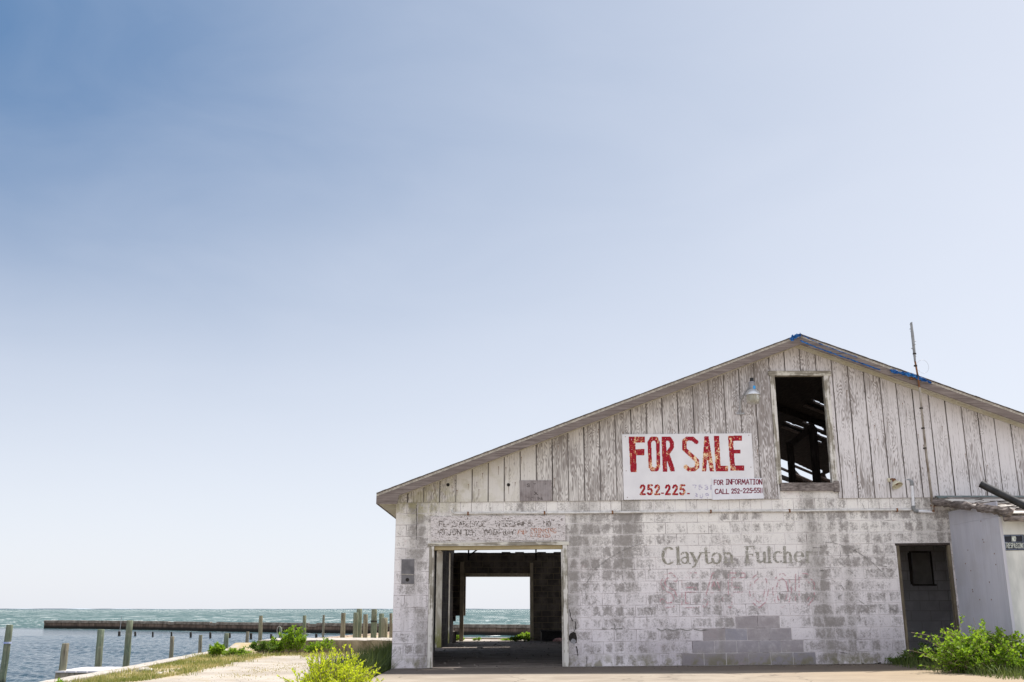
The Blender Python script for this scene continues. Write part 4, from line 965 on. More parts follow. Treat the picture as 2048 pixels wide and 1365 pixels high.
# grey square of plywood on the siding, grey metal plate on the block wall
patch, patch_p = board('plywood_patch', [(1039, 961), (1103, 961), (1104, 1002), (1040, 1003)], YS - 0.012, 0.010, M['plate_grey'], 'bare grey plywood square nailed low on the gable siding left of the FOR SALE board', 'board')
mk_wood('patch_wood', (0.15, 0.125, 0.12), (0.30, 0.26, 0.25), (0.36, 0.33, 0.33), (1, 1, 0.08)); patch_p.data.materials[0] = M['patch_wood']
paint('painted_lettering', patch_p, text('STRAY', 1054, 1092, 968, 974, 1.5) + text('X', 1069, 1075, 984, 990, 1.8) + text('SOUND', 1054, 1090, 995, 1000, 1.5), 0.55, cropmap(0, 0, 1, YS - 0.0135), stn((0.08,0.065,0.06), (0.16,0.14,0.135), 95, 0.5))
plate, plate_p = board('metal_plate', [(803, 1119), (828.5, 1119), (828, 1168), (802.5, 1168)], YF - 0.016, 0.014, simple('dark_plate', (0.11, 0.105, 0.11), (0.17, 0.16, 0.165), 6, rough=0.7), 'grey rectangular metal plate with a round hole on the block wall left of the doorway', 'plate')
mb = MB(); p = P(815, 1160, YF); mb.tube([(p[0], YF - 0.019, p[2]), (p[0], YF - 0.017, p[2])], 0.034, 14); mb.build('hole', M['crack_dark'], plate)
mb = MB(); a = P(803.5, 1149, YF); b = P(827.5, 1150, YF); mb.bar((a[0], YF - 0.019, a[2]), (b[0], YF - 0.019, b[2]), 0.004, 0.012); mb.build('seam', M['shingle_edge'], plate)

# ------------------------------------------------------------------ lamps, conduit, mast
def lathe(mb, prof, c, ax=(0, 0, 1), n=20, mi=0):
    c = Vector(c); ax = Vector(ax).normalized(); x = ax.orthogonal().normalized(); y = ax.cross(x); b0 = len(mb.v)
    for r, z in prof:
        for k in range(n):
            t = 2*math.pi*k/n; mb.v.append(tuple(c + ax*z + (x*math.cos(t) + y*math.sin(t))*r))
    for i in range(len(prof)-1):
        for k in range(n):
            k2 = (k+1) % n; mb.f.append((b0+i*n+k, b0+i*n+k2, b0+(i+1)*n+k2, b0+(i+1)*n+k)); mb.m.append(mi); mb.c.append((0,0,0,1)); mb.uv.append(None); mb.sm.append(True)
YL = YF - 0.34
def zpx(y, D=YL): return P(1506, y, D)[2]
lx = P(1506, 800, YL)[0]
lamp = empty('yard_light', (P(1482, 830, YS)[0], YS, P(1482, 830, YS)[2]), 'galvanised yard light with ribbed lens on a curved arm beside the loft opening', 'wall lamp')
mb = MB(); lathe(mb, [(0.0, zpx(756)), (0.036, zpx(756.5)), (0.038, zpx(763)), (0.03, zpx(764))], (lx, YL, 0)); mb.build('photocell', M['black_plastic'], lamp)
mb = MB(); lathe(mb, [(0.03, zpx(763)), (0.058, zpx(764.5)), (0.064, zpx(768)), (0.066, zpx(779)), (0.06, zpx(781))], (lx, YL, 0)); hs = mb.build('lamp_housing', M['plate_grey'], lamp)
mb = MB(); mb.box(lx + 0.0, lx + 0.045, YL - 0.07, YL - 0.066, zpx(779.5), zpx(773.5)); mb.build('sticker', M['blue_sticker'], hs)
mb = MB(); lathe(mb, [(0.055, zpx(779.5)), (0.085, zpx(781)), (0.125, zpx(786)), (0.146, zpx(790)), (0.146, zpx(791.5)), (0.12, zpx(791))], (lx, YL, 0), n=28); mb.build('reflector', simple('bright_metal', (0.50, 0.51, 0.53), (0.66, 0.67, 0.69), 14, rough=0.35, bump=0.03, metal=0.5), lamp)
mb = MB(); n = 48; prof = [(0.125, zpx(790.5)), (0.126, zpx(796)), (0.120, zpx(803)), (0.104, zpx(807.5)), (0.06, zpx(808.5)), (0, zpx(808.6))]
lathe(mb, prof, (lx, YL, 0), n=n)
mb.v = [(lx + (p[0]-lx)*(1 + 0.02*(i % 2)), YL + (p[1]-YL)*(1 + 0.02*(i % 2)), p[2]) for i, p in enumerate(mb.v)]; mb.build('lens', M['refractor'], lamp)
mb = MB(); w0 = P(1479, 808, YS); zb = P(1480, 828, YS)[2]
mb.tube([(w0[0], YS - 0.02, zb - 0.02), (w0[0], YS - 0.04, zb + 0.08), (w0[0] + 0.005, YS - 0.09, w0[2] + 0.05), (w0[0] + 0.04, YS - 0.17, zpx(789)), (w0[0] + 0.11, YS - 0.25, zpx(779)), (lx - 0.05, YL, zpx(774))], 0.02, 10); mb.build('arm', M['galv'], lamp)
mb = MB(); mb.box(w0[0] - 0.07, w0[0] + 0.08, YS - 0.03, YS - 0.002, zb - 0.016, zb + 0.016); mb.build('bracket', M['galv'], lamp)
flood = empty('floodlight', P(1783, 970, YS), 'small rusty floodlight with cream bell reflector low on the gable right of the loft opening', 'wall lamp')
fx, fz = P(1781, 962, YS)[0], P(1781, 962, YS)[2]
mb = MB(); mb.box(fx - 0.06, fx + 0.0, YS - 0.05, YS - 0.002, fz - 0.02, fz + 0.045); mb.build('junction_box', M['cream_enamel'], flood)
ax = Vector((0.25, -0.55, -0.95)).normalized(); c0 = Vector((fx + 0.035, YS - 0.085, fz - 0.0))
mb = MB(); mb.tube([(fx - 0.02, YS - 0.05, fz + 0.02), (fx + 0.01, YS - 0.09, fz + 0.03), tuple(c0)], 0.012, 8); lathe(mb, [(0, -0.02), (0.036, -0.018), (0.04, 0.04), (0.03, 0.05)], c0, ax, 14); mb.build('socket', M['rust'], flood)
mb = MB(); lathe(mb, [(0.034, 0.03), (0.05, 0.045), (0.075, 0.075), (0.096, 0.115), (0.106, 0.135), (0.100, 0.137), (0.07, 0.08), (0.04, 0.05), (0.0, 0.048)], c0, ax, 24); mb.build('reflector', M['cream_enamel'], flood)
mb = MB(); lathe(mb, [(0.0, 0.03), (0.028, 0.05), (0.03, 0.085), (0.015, 0.1), (0, 0.102)], c0 + Vector((0.012, -0.01, 0)), ax, 12); mb.build('bulb', M['rust'], flood)
cond = empty('conduit', P(1366, 1023, YF), 'thin painted conduit pipe running along the top course of the block wall', 'pipe')
cy = YF - 0.03
def cpt(px, py): p = P(px, py, cy); return (p[0], cy, p[2])
mb = MB(); e0 = cpt(909, 1027.5)
mb.tube([(cpt(904, 1020)[0], cy + 0.03, cpt(904, 1020)[2]), cpt(905.5, 1025.5), e0] + [cpt(909 + (1822 - 909) * i / 8, 1027.5 - 7.5 * i / 8 + (0.5 if i in (2, 3, 6) else 0)) for i in range(1, 9)], 0.021, 10)
mb.build('pipe', M['conduit_paint'], cond)
for px in (936, 1089, 1225, 1421.5, 1579, 1794):
    mb = MB(); py = 1027.5 - 7.5 * (px - 909) / 913; a = cpt(px, py); mb.box(a[0] - 0.014, a[0] + 0.014, cy - 0.026, YF - 0.006, a[2] - 0.032, a[2] + 0.03); mb.build('clamp', M['rust'], cond)
mb = MB(); q = [cpt(1823.5, 966), cpt(1827, 1017)]
mb.tube(q, 0.028, 12); mb.tube([cpt(1830, 1022.5), cpt(1866, 1024.5)], 0.026, 12); mb.build('vertical_pipe', M['white_pvc'], cond)
mb = MB(); mb.tube([cpt(1826.7, 1012), cpt(1827.3, 1019), cpt(1829.5, 1022), cpt(1836, 1023)], 0.034, 12); mb.build('elbow', M['grey_plastic'], cond); mb = MB(); a = cpt(1823, 962); mb.tube([cpt(1823.6, 972), cpt(1823.3, 964), (a[0] - 0.03, cy + 0.03, a[2] + 0.02), (a[0] - 0.12, cy + 0.04, a[2] + 0.025)], 0.033, 12); mb.build('elbow', M['grey_plastic'], cond)
ym = YRA - 0.05
mast = empty('antenna_mast', P(1866, 1023, YF - 0.08), 'thin rusty antenna mast leaning up past the right slope of the roof edge', 'antenna')
def mp(px, py):
    t = (1023 - py) / (1023 - 755); D = YF - 0.08 + (ym - YF + 0.08) * min(t, 1.0); return P(px, py, D)
mb = MB(); mb.tube([mp(1866.5, 1020), mp(1852, 905), mp(1843, 820), mp(1839, 775)], [0.024, 0.022, 0.02, 0.02], 8); lowp = mb.build('pole', simple('old_pole', (0.16, 0.125, 0.095), (0.34, 0.31, 0.27), 18, (1, 1, .2)), mast)
mb = MB(); mb.tube([mp(1839, 778), mp(1835.5, 752), mp(1830, 722)], 0.017, 8); mb.build('rusty_section', M['rust'], mast); mb = MB(); mb.tube([mp(1866.3, 1012), mp(1867, 1024)], 0.024, 8); mb.build('rusty_section', M['rust'], mast)
mb = MB(); pts = [mp(1830, 724), mp(1828.5, 705), mp(1825.5, 675), mp(1822.3, 646)]; mb.tube(pts, [0.018, 0.026, 0.03, 0.022], 8)
for k in range(14):
    t = k / 13; a = Vector(mp(1830 - 7.7*t, 724 - 78*t)); d = Vector((random.uniform(-.06, .06), random.uniform(-.05, 0), random.uniform(-.02, .05)))
    mb.tube([a, a + d], 0.008, 5)
mb.build('aerial', M['grey_plastic'], mast)
for px, py in ((1849.5, 897), (1846, 857), (1842.5, 817), (1834.5, 752), (1831, 732), (1829, 708)):
    mb = MB(); a = Vector(mp(px, py)); mb.tube([a - Vector((0, 0, .012)), a + Vector((0, 0, .012))], 0.034, 8); mb.build('clamp', M['stub_dark'], mast)
mb = MB(); a = Vector(mp(1835, 755)); mb.tube([a + Vector((-0.13, 0.05, -0.02)), a + Vector((0.05, 0.02, 0.01))], 0.022, 8); mb.build('bracket', M['rust'], mast); mb = MB(); b = Vector(mp(1866.5, 1011)); mb.bar(b + Vector((-0.03, 0.05, 0)), b + Vector((0.13, 0.02, 0)), 0.05, 0.03); mb.build('bracket', M['rust'], mast)
mb = MB(); c = Vector(mp(1833, 732)); mb.tube([c + Vector((0.11 + 0.11*math.cos(t), -0.02, -0.02 + 0.13*math.sin(t))) for t in np.linspace(2.6, -2.6, 14)], 0.0022, 5); mb.build('loose_wire', M['galv'], mast)

# torn blue tarp along the right rake
def tarp(label, path, wd, lump, n):
    mb = MB(); pts = [np.array(P(a, b, YRA - 0.03)) for a, b in path]; L = [0]
    for a, b in zip(pts, pts[1:]): L.append(L[-1] + np.linalg.norm(b - a))
    nr = 7; grid = []
    for i in range(n + 1):
        s = L[-1] * i / n; k = max(j for j in range(len(pts) - 1) if L[j] <= s + 1e-9); t = (s - L[k]) / (L[k+1] - L[k]); c = pts[k] * (1-t) + pts[k+1] * t
        wv = wd * (0.55 + 0.9 * random.random()) * (0.35 if i in (0, n) else 1)
        row = []
        for j in range(nr):
            v = j / (nr - 1) - 0.5
            row.append((c[0] + random.uniform(-1, 1)*lump*0.6, c[1] - 0.02 - abs(random.gauss(0, lump)), c[2] + v*wv + random.uniform(-1, 1)*lump*0.35))
        grid.append(row)
    for i in range(n):
        for j in range(nr - 1): mb.face([grid[i][j], grid[i+1][j], grid[i+1][j+1], grid[i][j+1]], 0)
    o = mb.build('blue_tarp', M['tarp']); return tag(o, label, 'tarp', 'scraps of blue tarp on the roof edge')
tarp('crumpled knot of blue tarp at the peak of the gable', [(1579, 680), (1588, 675), (1601, 670)], 0.085, 0.018, 14)
tarp('long thin torn strip of blue tarp along the lower edge of the right rake board', [(1599, 682), (1640, 699), (1700, 720), (1760, 741)], 0.026, 0.008, 60)
tarp('narrow ribbon of blue tarp along the shingles just right of the peak', [(1602, 671), (1640, 689), (1680, 704), (1715, 716)], 0.016, 0.005, 40)
tarp('thick ragged end of blue tarp bunched behind the antenna mast', [(1778, 742), (1800, 747), (1825, 752), (1845, 760), (1862, 767)], 0.065, 0.016, 40)

# ------------------------------------------------------------------ lean-to shed on the right
def onX(px, py, X):
    d = ray(px, py); k = X / d[0]; return (X, d[1]*k, EYE + d[2]*k)
SX = rx1 + 0.035
YC = onX(2013, 1158, SX)[1]
zc = onX(1996, 1033, SX)[2]
shed = empty('lean_to_shed', (SX + 1.5, YC, 0), 'small white plywood lean-to with a rotting roof beside the gaping side doorway', 'shed')
mb = MB(); mb.box(SX, SX + 0.02, YC, YF - 0.002, 0.05, zc - 0.003); mb.box(SX + 0.004, SX + 0.02, YC + 0.03, YF - 0.002, zc, zc + 0.25); mb.build('side_wall', M['shed_side'], shed)
mb = MB(); mb.box(SX - 0.012, SX + 3.6, YC - 0.02, YC - 0.001, 0.05, zc - 0.01); mb.build('front_panel', M['shed_face'], shed)
mb = MB(); mb.box(SX - 0.018, SX + 0.03, YC - 0.028, YC - 0.021, 0.05, zc - 0.02); mb.build('corner_trim', M['shed_side'], shed)
for px, py in ((1931, 1128), (1966, 1080), (1968, 1085), (1989, 1108), (1992, 1130), (1942, 1142), (1945, 1180), (1946, 1184), (1979, 1165), (1960, 1200), (1913, 1160), (1936, 1101), (1983, 1200), (1962, 1043)):
    mb = MB(); p = onX(px, py, SX); mb.box(SX - 0.005, SX + 0.001, p[1] - 0.008, p[1] + 0.008, p[2] - 0.008, p[2] + 0.012); mb.build('nail_head', M['rust'], shed)
zw = P(1875, 996, YF - 0.03)[2]; yfr = YC - 0.28; zfr = onX(2022, 1026, SX + 0.02)[2] - 0.02
def rz(y): t = (YF - 0.03 - y) / (YF - 0.03 - yfr); return zw + (zfr - zw) * t
def rough_beam(mb, a, b, w, h, n, jit, mi=0, bite=None):
    a = Vector(a); b = Vector(b); d = (b-a).normalized(); x = d.cross(Vector((0,0,1))).normalized(); y = x.cross(d); rings = []
    for i in range(n + 1):
        c = a + (b-a) * i/n; s = 1.0
        if bite and bite[0] < i/n < bite[1]: s = 0.45
        r = []
        for k in range(8):
            t = math.pi/4*k + math.pi/8; sx, sy = math.cos(t), math.sin(t); m = 1/max(abs(sx), abs(sy))
            r.append(c + x*(sx*m*w/2*s*(1+random.uniform(-jit, jit))) + y*(sy*m*h/2*s*(1+random.uniform(-jit, jit))) + d*random.uniform(-.02, .02))
        rings.append(r)
    for i in range(n):
        for k in range(8):
            k2 = (k+1) % 8; mb.face([rings[i][k], rings[i][k2], rings[i+1][k2], rings[i+1][k]], mi)
    mb.face(rings[0][::-1], mi); mb.face(rings[-1], mi)
mb = MB(); b0 = P(1866, 1003, YF - 0.06); bx1 = onX(2020, 1025, SX + 0.01)
rough_beam(mb, b0, (SX + 0.02, bx1[1], bx1[2] - 0.0), 0.10, 0.13, 34, 0.22, 0, (0.50, 0.60)); mb.build('rotten_beam', M['rotten_wood'], shed)
mb = MB(); rough_beam(mb, (SX - 0.05, yfr + 0.02, rz(yfr) - 0.06), (SX + 3.6, yfr + 0.02, rz(yfr) - 0.08), 0.06, 0.10, 40, 0.18); mb.build('eave_board', M['rotten_wood'], shed)
roofp = []
for k in range(9):                                       # broken roof planks, stepping down to the front
    mb = MB(); ya = YF - 0.04 - (YF - 0.04 - yfr) * k / 9; yb = YF - 0.04 - (YF - 0.04 - yfr) * (k + 1) / 9 + 0.012
    xl = SX - 0.22 + k * 0.02 + random.uniform(-.08, .12); n = 12
    xs = np.linspace(xl, SX + 3.6, n); up = 0.03 + 0.015 * random.random()
    for i in range(n - 1):
        xa, xb = xs[i], xs[i+1]; ja = random.uniform(-.05, .05) if i == 0 else 0
        mb.hexa([(xa + ja, yb, rz(yb) + up - .018), (xb, yb, rz(yb) + up - .018), (xb, ya, rz(ya) + up - .018), (xa - ja, ya, rz(ya) + up - .018), (xa + ja, yb, rz(yb) + up), (xb, yb, rz(yb) + up), (xb, ya, rz(ya) + up), (xa - ja, ya, rz(ya) + up)], 0)
    mb.build('roof_plank', M['flash_metal'] if k == 0 else (M['rotten_wood'] if k in (1, 4, 7) else M['roof_sheet']), shed)
for k in range(26):
    mb = MB(); y = random.uniform(yfr, YF - 0.5); x = SX + random.uniform(-.12, .9); L = random.uniform(.15, .5); an = random.uniform(-.5, .5)
    mb.bar((x, y, rz(y) + 0.05), (x + L*math.cos(an), y + L*math.sin(an), rz(y + L*math.sin(an)) + 0.05 + random.random()*.04), random.uniform(.02, .06), 0.012); mb.build('splinter', M['rotten_wood'], shed)
ns, ns_p = board('warning_sign', [(2005.8, 1070), (2047.5, 1069.5), (2050.5, 1101), (2010.2, 1101.5)], YC - 0.026, 0.004, M['sign_black'], 'black NO TRESPASSING sign with pale letters on the white shed front', 'sign')
cs = cropmap(1860, 980, 5.25, YC - 0.0275)
pale = lambda c: (lambda u, v: (np.tile(np.array(c), (len(u), 1)), np.ones(len(u), bool)))
paint('painted_lettering', ns_p, text('NO', 862, 900, 490, 540, 8) + text('TRESPASSING', 794, 984, 560, 611, 4.4, 4.4, 2.8), 2.4, cs, pale((0.62, 0.66, 0.62)))
paint('border_line', ns_p, [([(775,484),(972,480),(985,622),(796,626),(775,484)], 4, 4, 'r'), ([(785,552),(978,548)], 3, 3, 'r')], 2.2, cs, pale((0.25, 0.30, 0.42)))
mb = MB(); d0 = P(1961, 968, 16.5); d1 = P(2075, 1025, 16.1); mb.tube([d0, d1, tuple(Vector(d1) + (Vector(d1) - Vector(d0)) * 1.2)], 0.062, 20, 0, cap=False)
dv = (Vector(d1) - Vector(d0)).normalized(); mb.tube([d0, tuple(Vector(d0) + dv * 0.001)], [0.062, 0.053], 20, 0, cap=False); mb.tube([tuple(Vector(d0) + dv * 0.001), tuple(Vector(d0) + dv * 0.5)], 0.053, 20, 0, cap=True)
tag(mb.build('drain_pipe', M['black_plastic']), 'black plastic pipe slanting over the rotten shed roof', 'pipe')

# ------------------------------------------------------------------ ground, apron, seawalls
zc_ = -0.2
cap_px = [(88, 1365), (250, 1336), (400, 1307.5), (460, 1297.5), (512, 1289.5)]
capP = [G0(a, b, zc_) for a, b in cap_px]
capY = [p[1] for p in capP]; capX = [p[0] for p in capP]
def capx(y):
    if y < capY[0]: return capX[0] + (y - capY[0]) * (capX[1] - capX[0]) / (capY[1] - capY[0])
    return float(np.interp(y, capY, capX))
GZ = -0.26
gb_px = [(150, 1372), (330, 1362), (400, 1349), (500, 1325), (560, 1312.5), (660, 1309)]
gbP = [G0(a, b, GZ) for a, b in gb_px]
def grassx(y): return float(np.interp(y, [p[1] for p in gbP], [p[0] for p in gbP]))
def gz(x, y):
    b = GZ
    if y > 33.0: b = GZ + (min(y, 34.4) - 33.0) / 1.4 * 0.2
    if y < 15: b = GZ + min(1, (15 - y) / 6) * 0.18
    return b + 0.012*math.sin(x*1.7 + 0.3*y) 
ys = list(np.linspace(-260, -10, 12)) + list(np.linspace(-5, 14, 12)) + list(np.linspace(14.5, 47, 110)); nx = 90
mb = MB(); rows = []
for y in ys:
    xl = capx(y) - 0.0 if y < 34.8 else (float(np.interp(y, [34.8, 39, 47.2], [-7.9, -7.4, -5.4])))
    xr = 60 if y < 39.6 else -3.0
    tt = [ (k / (nx - 1)) ** 2.2 for k in range(nx)] if xr > 0 else [k / (nx - 1) for k in range(nx)]
    rows.append([(xl + (xr - xl) * t, y, gz(xl + (xr - xl) * t, y)) for t in tt])
def inhouse(p): return XL + 0.05 < p[0] < XW and YF + 0.1 < p[1] < YR + 0.1
def ga(p):
    x, y, _ = p; v = 0.0
    def ss(t): t = min(1, max(0, t)); return t*t*(3 - 2*t)
    wob = 0.5 * (vnoise(np.array([x]), np.array([y]), 0.8, 12)[0] - .5)
    if y > 10: v = max(v, ss((grassx(max(y, gbP[0][1])) + wob - x) / 0.5))
    if x < -2.2: v = max(v, ss((y - 29.8 + wob) / 0.8))
    v = max(v, ss((x + 3.7 + wob) / 0.6) * ss((XL + .3 - x) / .3) * ss((y - 12) / 2))
    v = max(v, ss((x - 5.8 + wob) / 1.0) * ss((y - 12) / 2))
    return v
for a, b in zip(rows, rows[1:]):
    if abs(b[-1][0] - a[-1][0]) > 1: continue
    for k in range(nx - 1):
        q = [a[k], a[k+1], b[k+1], b[k]]
        if all(inhouse(p) for p in q): continue
        mb.face(q, 0, [(ga(p), 0, 0, 1) for p in q], sm=True)
tag(mb.build('ground', M['sand'], origin=(0, 0, 0)), kind='structure')
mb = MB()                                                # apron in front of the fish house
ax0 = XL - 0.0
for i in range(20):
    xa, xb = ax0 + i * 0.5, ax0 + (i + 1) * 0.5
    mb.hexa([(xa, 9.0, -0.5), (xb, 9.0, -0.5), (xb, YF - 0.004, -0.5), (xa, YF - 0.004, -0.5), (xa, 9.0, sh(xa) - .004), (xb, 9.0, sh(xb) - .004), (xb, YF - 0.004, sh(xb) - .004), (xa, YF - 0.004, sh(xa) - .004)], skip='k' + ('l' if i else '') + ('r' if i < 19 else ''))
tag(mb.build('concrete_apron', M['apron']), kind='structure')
# low seawall along the basin
mb = MB(); yy = list(np.arange(-30, 14, 4.0)) + list(np.arange(14, 38.3, 0.6))
prev = None
for y in yy:
    x = capx(y); j = random.uniform(-.012, .012)
    sec = [(x - 0.16 + j, y, -1.6), (x - 0.16 + j, y, zc_ - 0.015), (x - 0.13, y, zc_ + j*.6), (x + 0.13, y, zc_ + j*.5), (x + 0.16, y, zc_ - 0.02), (x + 0.16 + j, y, -0.6)]
    if prev:
        for k in range(5): mb.face([prev[k], sec[k], sec[k+1], prev[k+1]][::-1], 0)
    else: mb.face(sec[::-1], 0)
    prev = sec
mb.face(prev, 0)
tag(mb.build('seawall', M['cap']), 'low pale concrete seawall running along the basin beside the grass strip', 'seawall')
# loading platform and rear quays
def wall_block(name, x0, x1, y0, y1, z0, z1, mats, label, cat, jit=0.02, n=24):
    mb = MB(); xs = np.linspace(x0, x1, n + 1); jj = [random.uniform(-jit, jit) for _ in xs]
    for i in range(n):
        a, b, ja, jb = xs[i], xs[i+1], jj[i], jj[i+1]
        c = [(a, y0 + ja*.3, z0), (b, y0 + jb*.3, z0), (b, y1, z0), (a, y1, z0), (a, y0 + ja*.3, z1 + ja*.5), (b, y0 + jb*.3, z1 + jb*.5), (b, y1, z1 + jb*.5), (a, y1, z1 + ja*.5)]
        mb.face([c[0], c[1], c[5], c[4]], 0); mb.face([c[4], c[5], c[6], c[7]], 1); mb.face([c[2], c[3], c[7], c[6]], 0)
        if i == 0: mb.face([c[3], c[0], c[4], c[7]], 0)
        if i == n - 1: mb.face([c[1], c[2], c[6], c[5]], 0)
    return tag(mb.build(name, mats), label, cat)
pl = P(515, 1305, 32.0); ptop = P(600, 1281, 32.0)[2]
wall_block('loading_platform', pl[0], XL - 0.02, 32.0, 34.7, -1.5, ptop, [M['platform'], M['cap']], 'low concrete platform with a stained front behind the weeds, left of the fish house', 'platform')
wall_block('quay', -7.4, 62, 39.4, 39.75, -1.6, -0.03, [M['platform'], M['cap']], 'pale concrete quay edge seen through the far doorway', 'quay', 0.03, 60)
mb = MB(); qa = [(-7.4, 39.0), (-5.5, 47.2), (-2.9, 47.2), (-2.9, 39.4)]
rough_beam(mb, (-7.45, 38.6, -0.72), (-5.4, 47.2, -0.66), 0.4, 1.4, 40, 0.02); rough_beam(mb, (-5.6, 47.2, -0.66), (-2.6, 47.2, -0.62), 0.4, 1.4, 18, 0.02)
tag(mb.build('quay', simple('rubble', (0.42, 0.33, 0.26), (0.26, 0.19, 0.14), 5)), 'pale broken concrete quay wall behind the cluster of tall pilings', 'quay')
# breakwater
SEA = -1.1
def bw(px, yt, yb):
    d = ray(px, yb); k = (SEA - EYE) / d[2]; b = (d[0]*k, d[1]*k); t = ray(px, yt); kk = b[1] / t[1]; return b[0], b[1], EYE + t[2]*kk
bws = [bw(87, 1241, 1257.3), bw(250, 1243.5, 1259.3), bw(420, 1245.5, 1263), bw(600, 1246.5, 1266.3), bw(785, 1248, 1268.8), (1.1, 85.0, -0.2), (40, 60, -0.2)]
mb = MB(); mbc = MB(); pts = []
for a, b in zip(bws, bws[1:]):
    n = max(2, int(math.hypot(b[0]-a[0], b[1]-a[1]) / 0.9))
    for i in range(n): t = i / n; pts.append(tuple(a[j] + (b[j]-a[j])*t for j in range(3)))
ntot = len(pts); tp = []
for i, p in enumerate(pts):
    z = -0.2 + random.uniform(-.012, .012)
    if i > 14 and random.random() < 0.10: z -= random.uniform(.05, .12)
    tp.append(z)
for i in range(ntot - 1):
    a, b = pts[i], pts[i+1]; za, zb = tp[i], tp[i]
    ln = random.uniform(0, .04)
    mb.hexa([(a[0], a[1] + ln, -1.8), (b[0], b[1] + ln, -1.8), (b[0], b[1] + .5, -1.8), (a[0], a[1] + .5, -1.8), (a[0], a[1] + ln, za - .26), (b[0], b[1] + ln, zb - .26), (b[0], b[1] + .5, zb - .26), (a[0], a[1] + .5, za - .26)])
    mbc.hexa([(a[0], a[1] - .12, za - .255), (b[0], b[1] - .12, zb - .255), (b[0], b[1] + .55, zb - .255), (a[0], a[1] + .55, za - .255), (a[0], a[1] - .12, za), (b[0], b[1] - .12, zb), (b[0], b[1] + .55, zb), (a[0], a[1] + .55, za)])
br = empty('breakwater', (pts[0][0], pts[0][1], SEA), 'long dark stained concrete breakwater wall standing across the bay', 'breakwater')
mb.build('wall_face', M['breakwater'], br); mbc.build('cap', simple('breakwater_cap', (0.12, 0.095, 0.075), (0.27, 0.22, 0.18), 2.5), br)

# ------------------------------------------------------------------ water
rr_ = np.concatenate([np.geomspace(12, 18, 20)[:-1], np.geomspace(18, 95, 900)[:-1], np.geomspace(95, 26000, 420)])
th_ = np.concatenate([np.linspace(R(-75), R(-31), 30)[:-1], np.linspace(R(-31), R(-3), 360)[:-1], np.linspace(R(-3), R(75), 60)])
RR, TT = np.meshgrid(rr_, th_, indexing='ij'); Xs, Ys = RR*np.sin(TT), RR*np.cos(TT)
Zs = np.zeros_like(Xs); SPC = np.where(RR < 95, 0.0019, 0.0135) * RR
for i in range(40):
    lam = rng.uniform(0.30, 0.85) if i < 24 else (rng.uniform(1.4, 3.0) if i < 30 else rng.uniform(3, 9)); an = R(rng.normal(68, 34))
    am = lam * (0.013 if i < 24 else 0.006 if i < 30 else 0.011)
    fade = np.clip(lam / (SPC * 3.5) - 0.5, 0, 1)
    ins = 1 if i < 30 else np.clip((Ys + 0.656*Xs - 84.0) / 6, 0.0, 1)
    grp = 0.6 + 0.5*np.sin(Xs*rng.uniform(.2, .8) + Ys*rng.uniform(.1, .5) + rng.uniform(0, 6))
    Zs += am * fade * ins * grp * np.sin(2*math.pi/lam*(Xs*math.sin(an) + Ys*math.cos(an)) + rng.uniform(0, 6.28))
nr_, nt_ = Xs.shape; vv = np.stack([Xs, Ys, Zs], -1).reshape(-1, 3).astype(np.float32)
ii = (np.arange(nr_-1)[:, None]*nt_ + np.arange(nt_-1)[None]).ravel(); ff = np.stack([ii, ii+1, ii+nt_+1, ii+nt_], 1).astype(np.int32)
me = bpy.data.meshes.new('sea'); me.vertices.add(len(vv)); me.vertices.foreach_set('co', vv.ravel())
me.loops.add(ff.size); me.loops.foreach_set('vertex_index', ff.ravel()); me.polygons.add(len(ff)); me.polygons.foreach_set('loop_start', np.arange(0, ff.size, 4, dtype=np.int32))
me.update(calc_edges=True); me.polygons.foreach_set('use_smooth', np.ones(len(ff), bool)); me.materials.append(M['sea']); me.update()
if me.polygons[50].normal.z < 0: me.flip_normals()
sea = bpy.data.objects.new('sea', me); COL.objects.link(sea); sea.location = (0, 0, SEA); tag(sea, kind='structure')
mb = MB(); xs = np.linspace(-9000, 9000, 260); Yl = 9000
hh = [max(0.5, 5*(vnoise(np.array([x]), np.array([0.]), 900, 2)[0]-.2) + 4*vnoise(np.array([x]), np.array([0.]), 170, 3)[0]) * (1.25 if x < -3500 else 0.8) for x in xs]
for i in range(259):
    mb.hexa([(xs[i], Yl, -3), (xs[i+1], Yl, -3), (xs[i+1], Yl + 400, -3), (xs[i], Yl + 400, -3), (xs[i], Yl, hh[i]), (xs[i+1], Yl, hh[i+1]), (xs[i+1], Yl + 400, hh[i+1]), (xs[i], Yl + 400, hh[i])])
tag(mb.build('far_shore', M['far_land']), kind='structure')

# ------------------------------------------------------------------ pilings
def piling(label, pt, pb, D, wpx, mat, band=None, zb=-1.5, group='weathered pilings'):
    t = Vector(P(*pt, D)); b = Vector(P(*pb, D)); d = (b - t); k = (zb - t.z) / d.z; base = t + d * k
    r = wpx / 2 * D / (FPX * 1.02)
    ax = Vector((0, 0, 1)); mb = MB(); n = 8; pts = []; rs = []
    for i in range(n + 1):
        q = i / n; pts.append(base + (t - base) * q + Vector((random.uniform(-.006, .006), random.uniform(-.006, .006), 0)) * (0 if i in (0, n) else 1)); rs.append(r * (1.06 - 0.09*q) * random.uniform(.95, 1.04))
    pts.append(t + Vector((0, 0, 0.012))); rs.append(r * 0.86)
    mb.tube(pts, rs, 14, 0)
    o = mb.build('piling', M[mat]); tag(o, label, 'piling', group)
    o.location  # origin at the base
    if band:
        py, hgt, m2 = band; c = Vector(P(pt[0] + (pb[0]-pt[0])*(py-pt[1])/(pb[1]-pt[1]), py, D)); h = hgt * D / 2136
        mb = MB(); mb.tube([c - Vector((0, 0, h/2)), c + Vector((0, 0, h/2))], r * 1.10, 14, 0); mb.build('band', M[m2], o)
    return o
simple('blue_band', (0.25, 0.30, 0.55), (0.5, 0.54, 0.7), 12)
